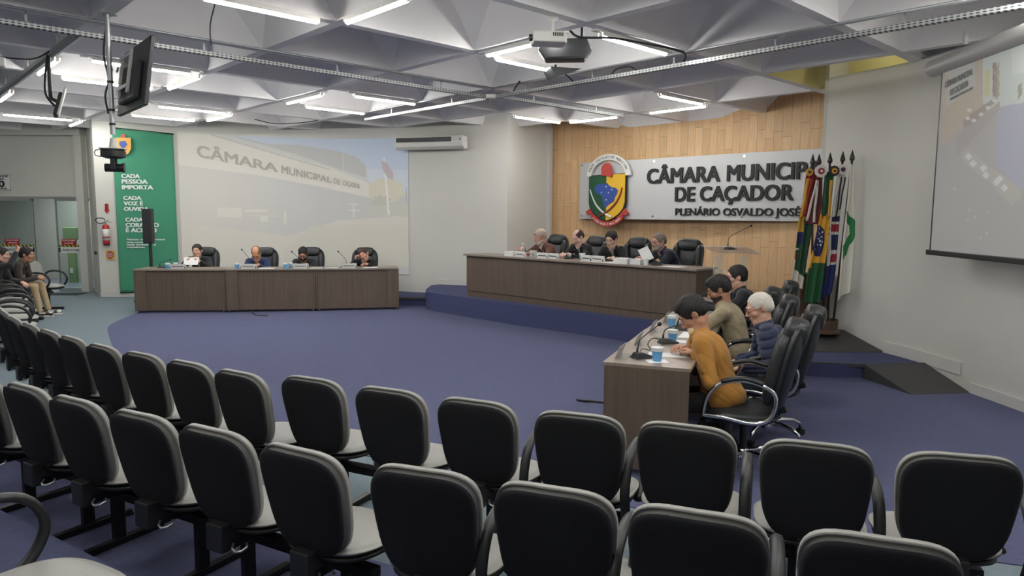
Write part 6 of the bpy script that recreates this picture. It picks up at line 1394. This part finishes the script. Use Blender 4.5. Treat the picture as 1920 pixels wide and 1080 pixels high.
# left desks
f = (0.12, -1)
hd = (-5.80, 12.95, 1.03)
person('man in a dark jacket and white shirt holding up a sheet at the left desk', hd, 0.006, f, pitch=0.05, skin=SL[1], hair='short', hairc=(48, 36, 32), top=(24, 24, 28), topname='darksuit', shirt=(208, 206, 208),
       hands=[(-0.13, 0.26, 0.85), (0.13, 0.26, 0.85)], curls=(0.9, 0.9), hdirs=((0.7, 0.5, 0.3), (-0.7, 0.5, 0.3)), pnorm=((0.2, -1, 0), (-0.2, -1, 0)), s=0.95)
b = MB(); b.box((0, 0, 0), (0.25, 0.002, 0.16)); o = b.build('paper_sheet', M_paper, None); o.location = (-5.77, 12.63, 0.865); o.rotation_euler = (math.radians(-35), 0, 0.12); tag(o, 'white sheet held up by the man at the left end desk', 'paper')
hd = (-4.70, 12.92, 1.00)
person('bald man in a blue sweater reading with his head bowed at the left desks', hd, 0.006, f, pitch=0.85, skin=(206, 150, 118), hair='balding', hairc=(120, 100, 88), top=(40, 52, 92), topname='bluesweater',
       hands=[(-0.10, 0.24, 0.80), (0.05, 0.27, 0.80)], s=0.96, fat=1.1, open_front=False)
hd = (-3.90, 13.12, 0.98)
person('man with glasses and black beard in black, head bowed, at the left desks', hd, 0.006, f, pitch=0.6, skin=SL[2], hair='short', hairc=(26, 22, 22), top=(28, 32, 36), topname='blackcoat', shirt=(48, 58, 64), beard=(34, 28, 26), glasses=(30, 24, 24),
       hands=[(-0.10, 0.24, 0.80), (0.10, 0.26, 0.80)], s=0.94, hairlen=1.3)
f = (0.05, -1); hd = (-2.78, 13.20, 0.97)
person('man in black jacket and pale shirt, cheek on one hand, at the left desks', hd, 0.006, f, pitch=0.25, yaw=-0.25, roll=0.35, skin=(200, 146, 124), hair='short', hairc=(70, 52, 44), top=(22, 22, 26), topname='darksuit2', shirt=(200, 200, 204),
       hands=[(-0.10, 0.20, 0.80), (0.15, 0.06, 0.875)], curls=(0.4, 1.0), hdirs=(None, (-0.2, -0.1, 1.0)), pnorm=(None, (-1, 0, 0)), poles=(None, (0.8, 0.5, -0.8)), s=0.93)
# stage
f = (-0.78, -0.62); hd = (0.47, 11.84, 1.36)
person('white-haired bearded man in a brown leather jacket on the stage', hd, 0.33, f, pitch=0.25, yaw=-0.3, skin=(196, 138, 122), hair='fluffy', hairc=(178, 160, 148), top=(98, 62, 52), topname='brownleather', shirt=(218, 214, 212), beard=(190, 180, 172),
       hands=[(-0.14, 0.26, 1.12), (0.20, 0.22, 1.18)], curls=(0.5, 0.9), s=0.95, fat=1.1)
f = (-0.68, -0.73); hd = (1.05, 11.30, 1.38)
person('bald man in a black jacket looking at a phone on the stage', hd, 0.33, f, pitch=0.55, yaw=-0.2, skin=(212, 172, 158), hair='sides', hairc=(60, 44, 42), top=(22, 22, 26), topname='darksuit3', shirt=(212, 208, 208),
       hands=[(-0.02, 0.26, 1.12), (0.08, 0.28, 1.12)], curls=(0.9, 0.7), s=0.95)
f = (-0.55, -0.83); hd = (1.52, 10.84, 1.37)
person('man with glasses, dark suit and pale blue shirt reading papers on the stage', hd, 0.33, f, pitch=0.35, yaw=-0.05, skin=SL[0], hair='short', hairc=(32, 26, 28), top=(26, 26, 32), topname='darksuit4', shirt=(150, 160, 188), glasses=(60, 40, 44),
       hands=[(-0.16, 0.22, 1.10), (0.10, 0.26, 1.10)], s=0.95, hairlen=1.3)
f = (-0.95, -0.42); hd = (2.12, 10.20, 1.36)
person('grey-haired man with glasses in a dark sweater speaking into a stage microphone', hd, 0.33, f, pitch=0.15, yaw=0.0, skin=(196, 146, 130), hair='short', hairc=(120, 110, 104), top=(26, 32, 46), topname='darksweater', glasses=(70, 40, 40), beard=(150, 142, 136),
       hands=[(-0.06, 0.26, 1.14), (0.10, 0.26, 1.12)], s=0.95, open_front=False, hairlen=0.8, fat=1.12)
x, y = TT(3.42, 0.36); b = MB(); b.box((0, 0, 0), (0.15, 0.0025, 0.21)); o = b.build('paper_sheet', M_paper, None); o.location = (x, y, ZT+0.135); o.rotation_euler = (math.radians(-30), math.radians(-25), ta+0.75); tag(o, 'white sheet held upright before the grey-haired speaker', 'paper')
x, y = TT(2.32, 0.42); b = MB(); b.box((0, 0, 0), (0.07, 0.009, 0.14)); o = b.build('mobile_phone', M_black, None, bevel=0.003); o.location = (x-0.05, y-0.02, ZT+0.075); o.rotation_euler = (math.radians(-35), 0, ta); tag(o, 'black mobile phone in the hands of the second man on the stage', 'phone')
# two men in the side seats
f = (0.95, 0.25); hd = (-8.02, 11.62, 1.02)
person('man in a dark brown jacket and khaki trousers sitting by the glass doors', hd, 0.0, f, pitch=0.1, yaw=0.0, skin=SL[3], hair='short', hairc=(24, 22, 22), top=(52, 44, 40), topname='brownjacket', shirt=(70, 64, 60), trousers=(176, 154, 122), shoes=(50, 40, 36), sneakers=True, hairlen=1.4,
       hands=[(-0.08, 0.12, 0.66), (0.06, 0.14, 0.64)], s=0.96, feet=[(-0.13, 0.60), (0.13, 0.56)], knee=[(-0.12, 0.52, 0.50), (0.12, 0.50, 0.50)], seat=0.45)
hd = (-7.95, 10.95, 1.06)
person('man in black with one hand raised to his forehead in the side seats', hd, 0.0, f, pitch=0.1, yaw=0.1, skin=SL[1], hair='short', hairc=(24, 22, 22), top=(34, 34, 40), topname='blackcoat2', shirt=(40, 40, 46), trousers=(20, 20, 24), shoes=(24, 22, 22),
       hands=[(-0.12, 0.20, 0.62), (0.06, 0.22, 1.10)], s=0.93, feet=[(-0.13, 0.50), (0.13, 0.52)], knee=[(-0.13, 0.50, 0.50), (0.13, 0.50, 0.50)], seat=0.42, curls=(0.5, 1.0), hdirs=(None, (-0.3, 0.4, 0.8)), pnorm=(None, (0, -1, 0)), poles=(None, (0.5, 0.9, -0.3)), fat=1.35)
bpy.context.view_layer.update()
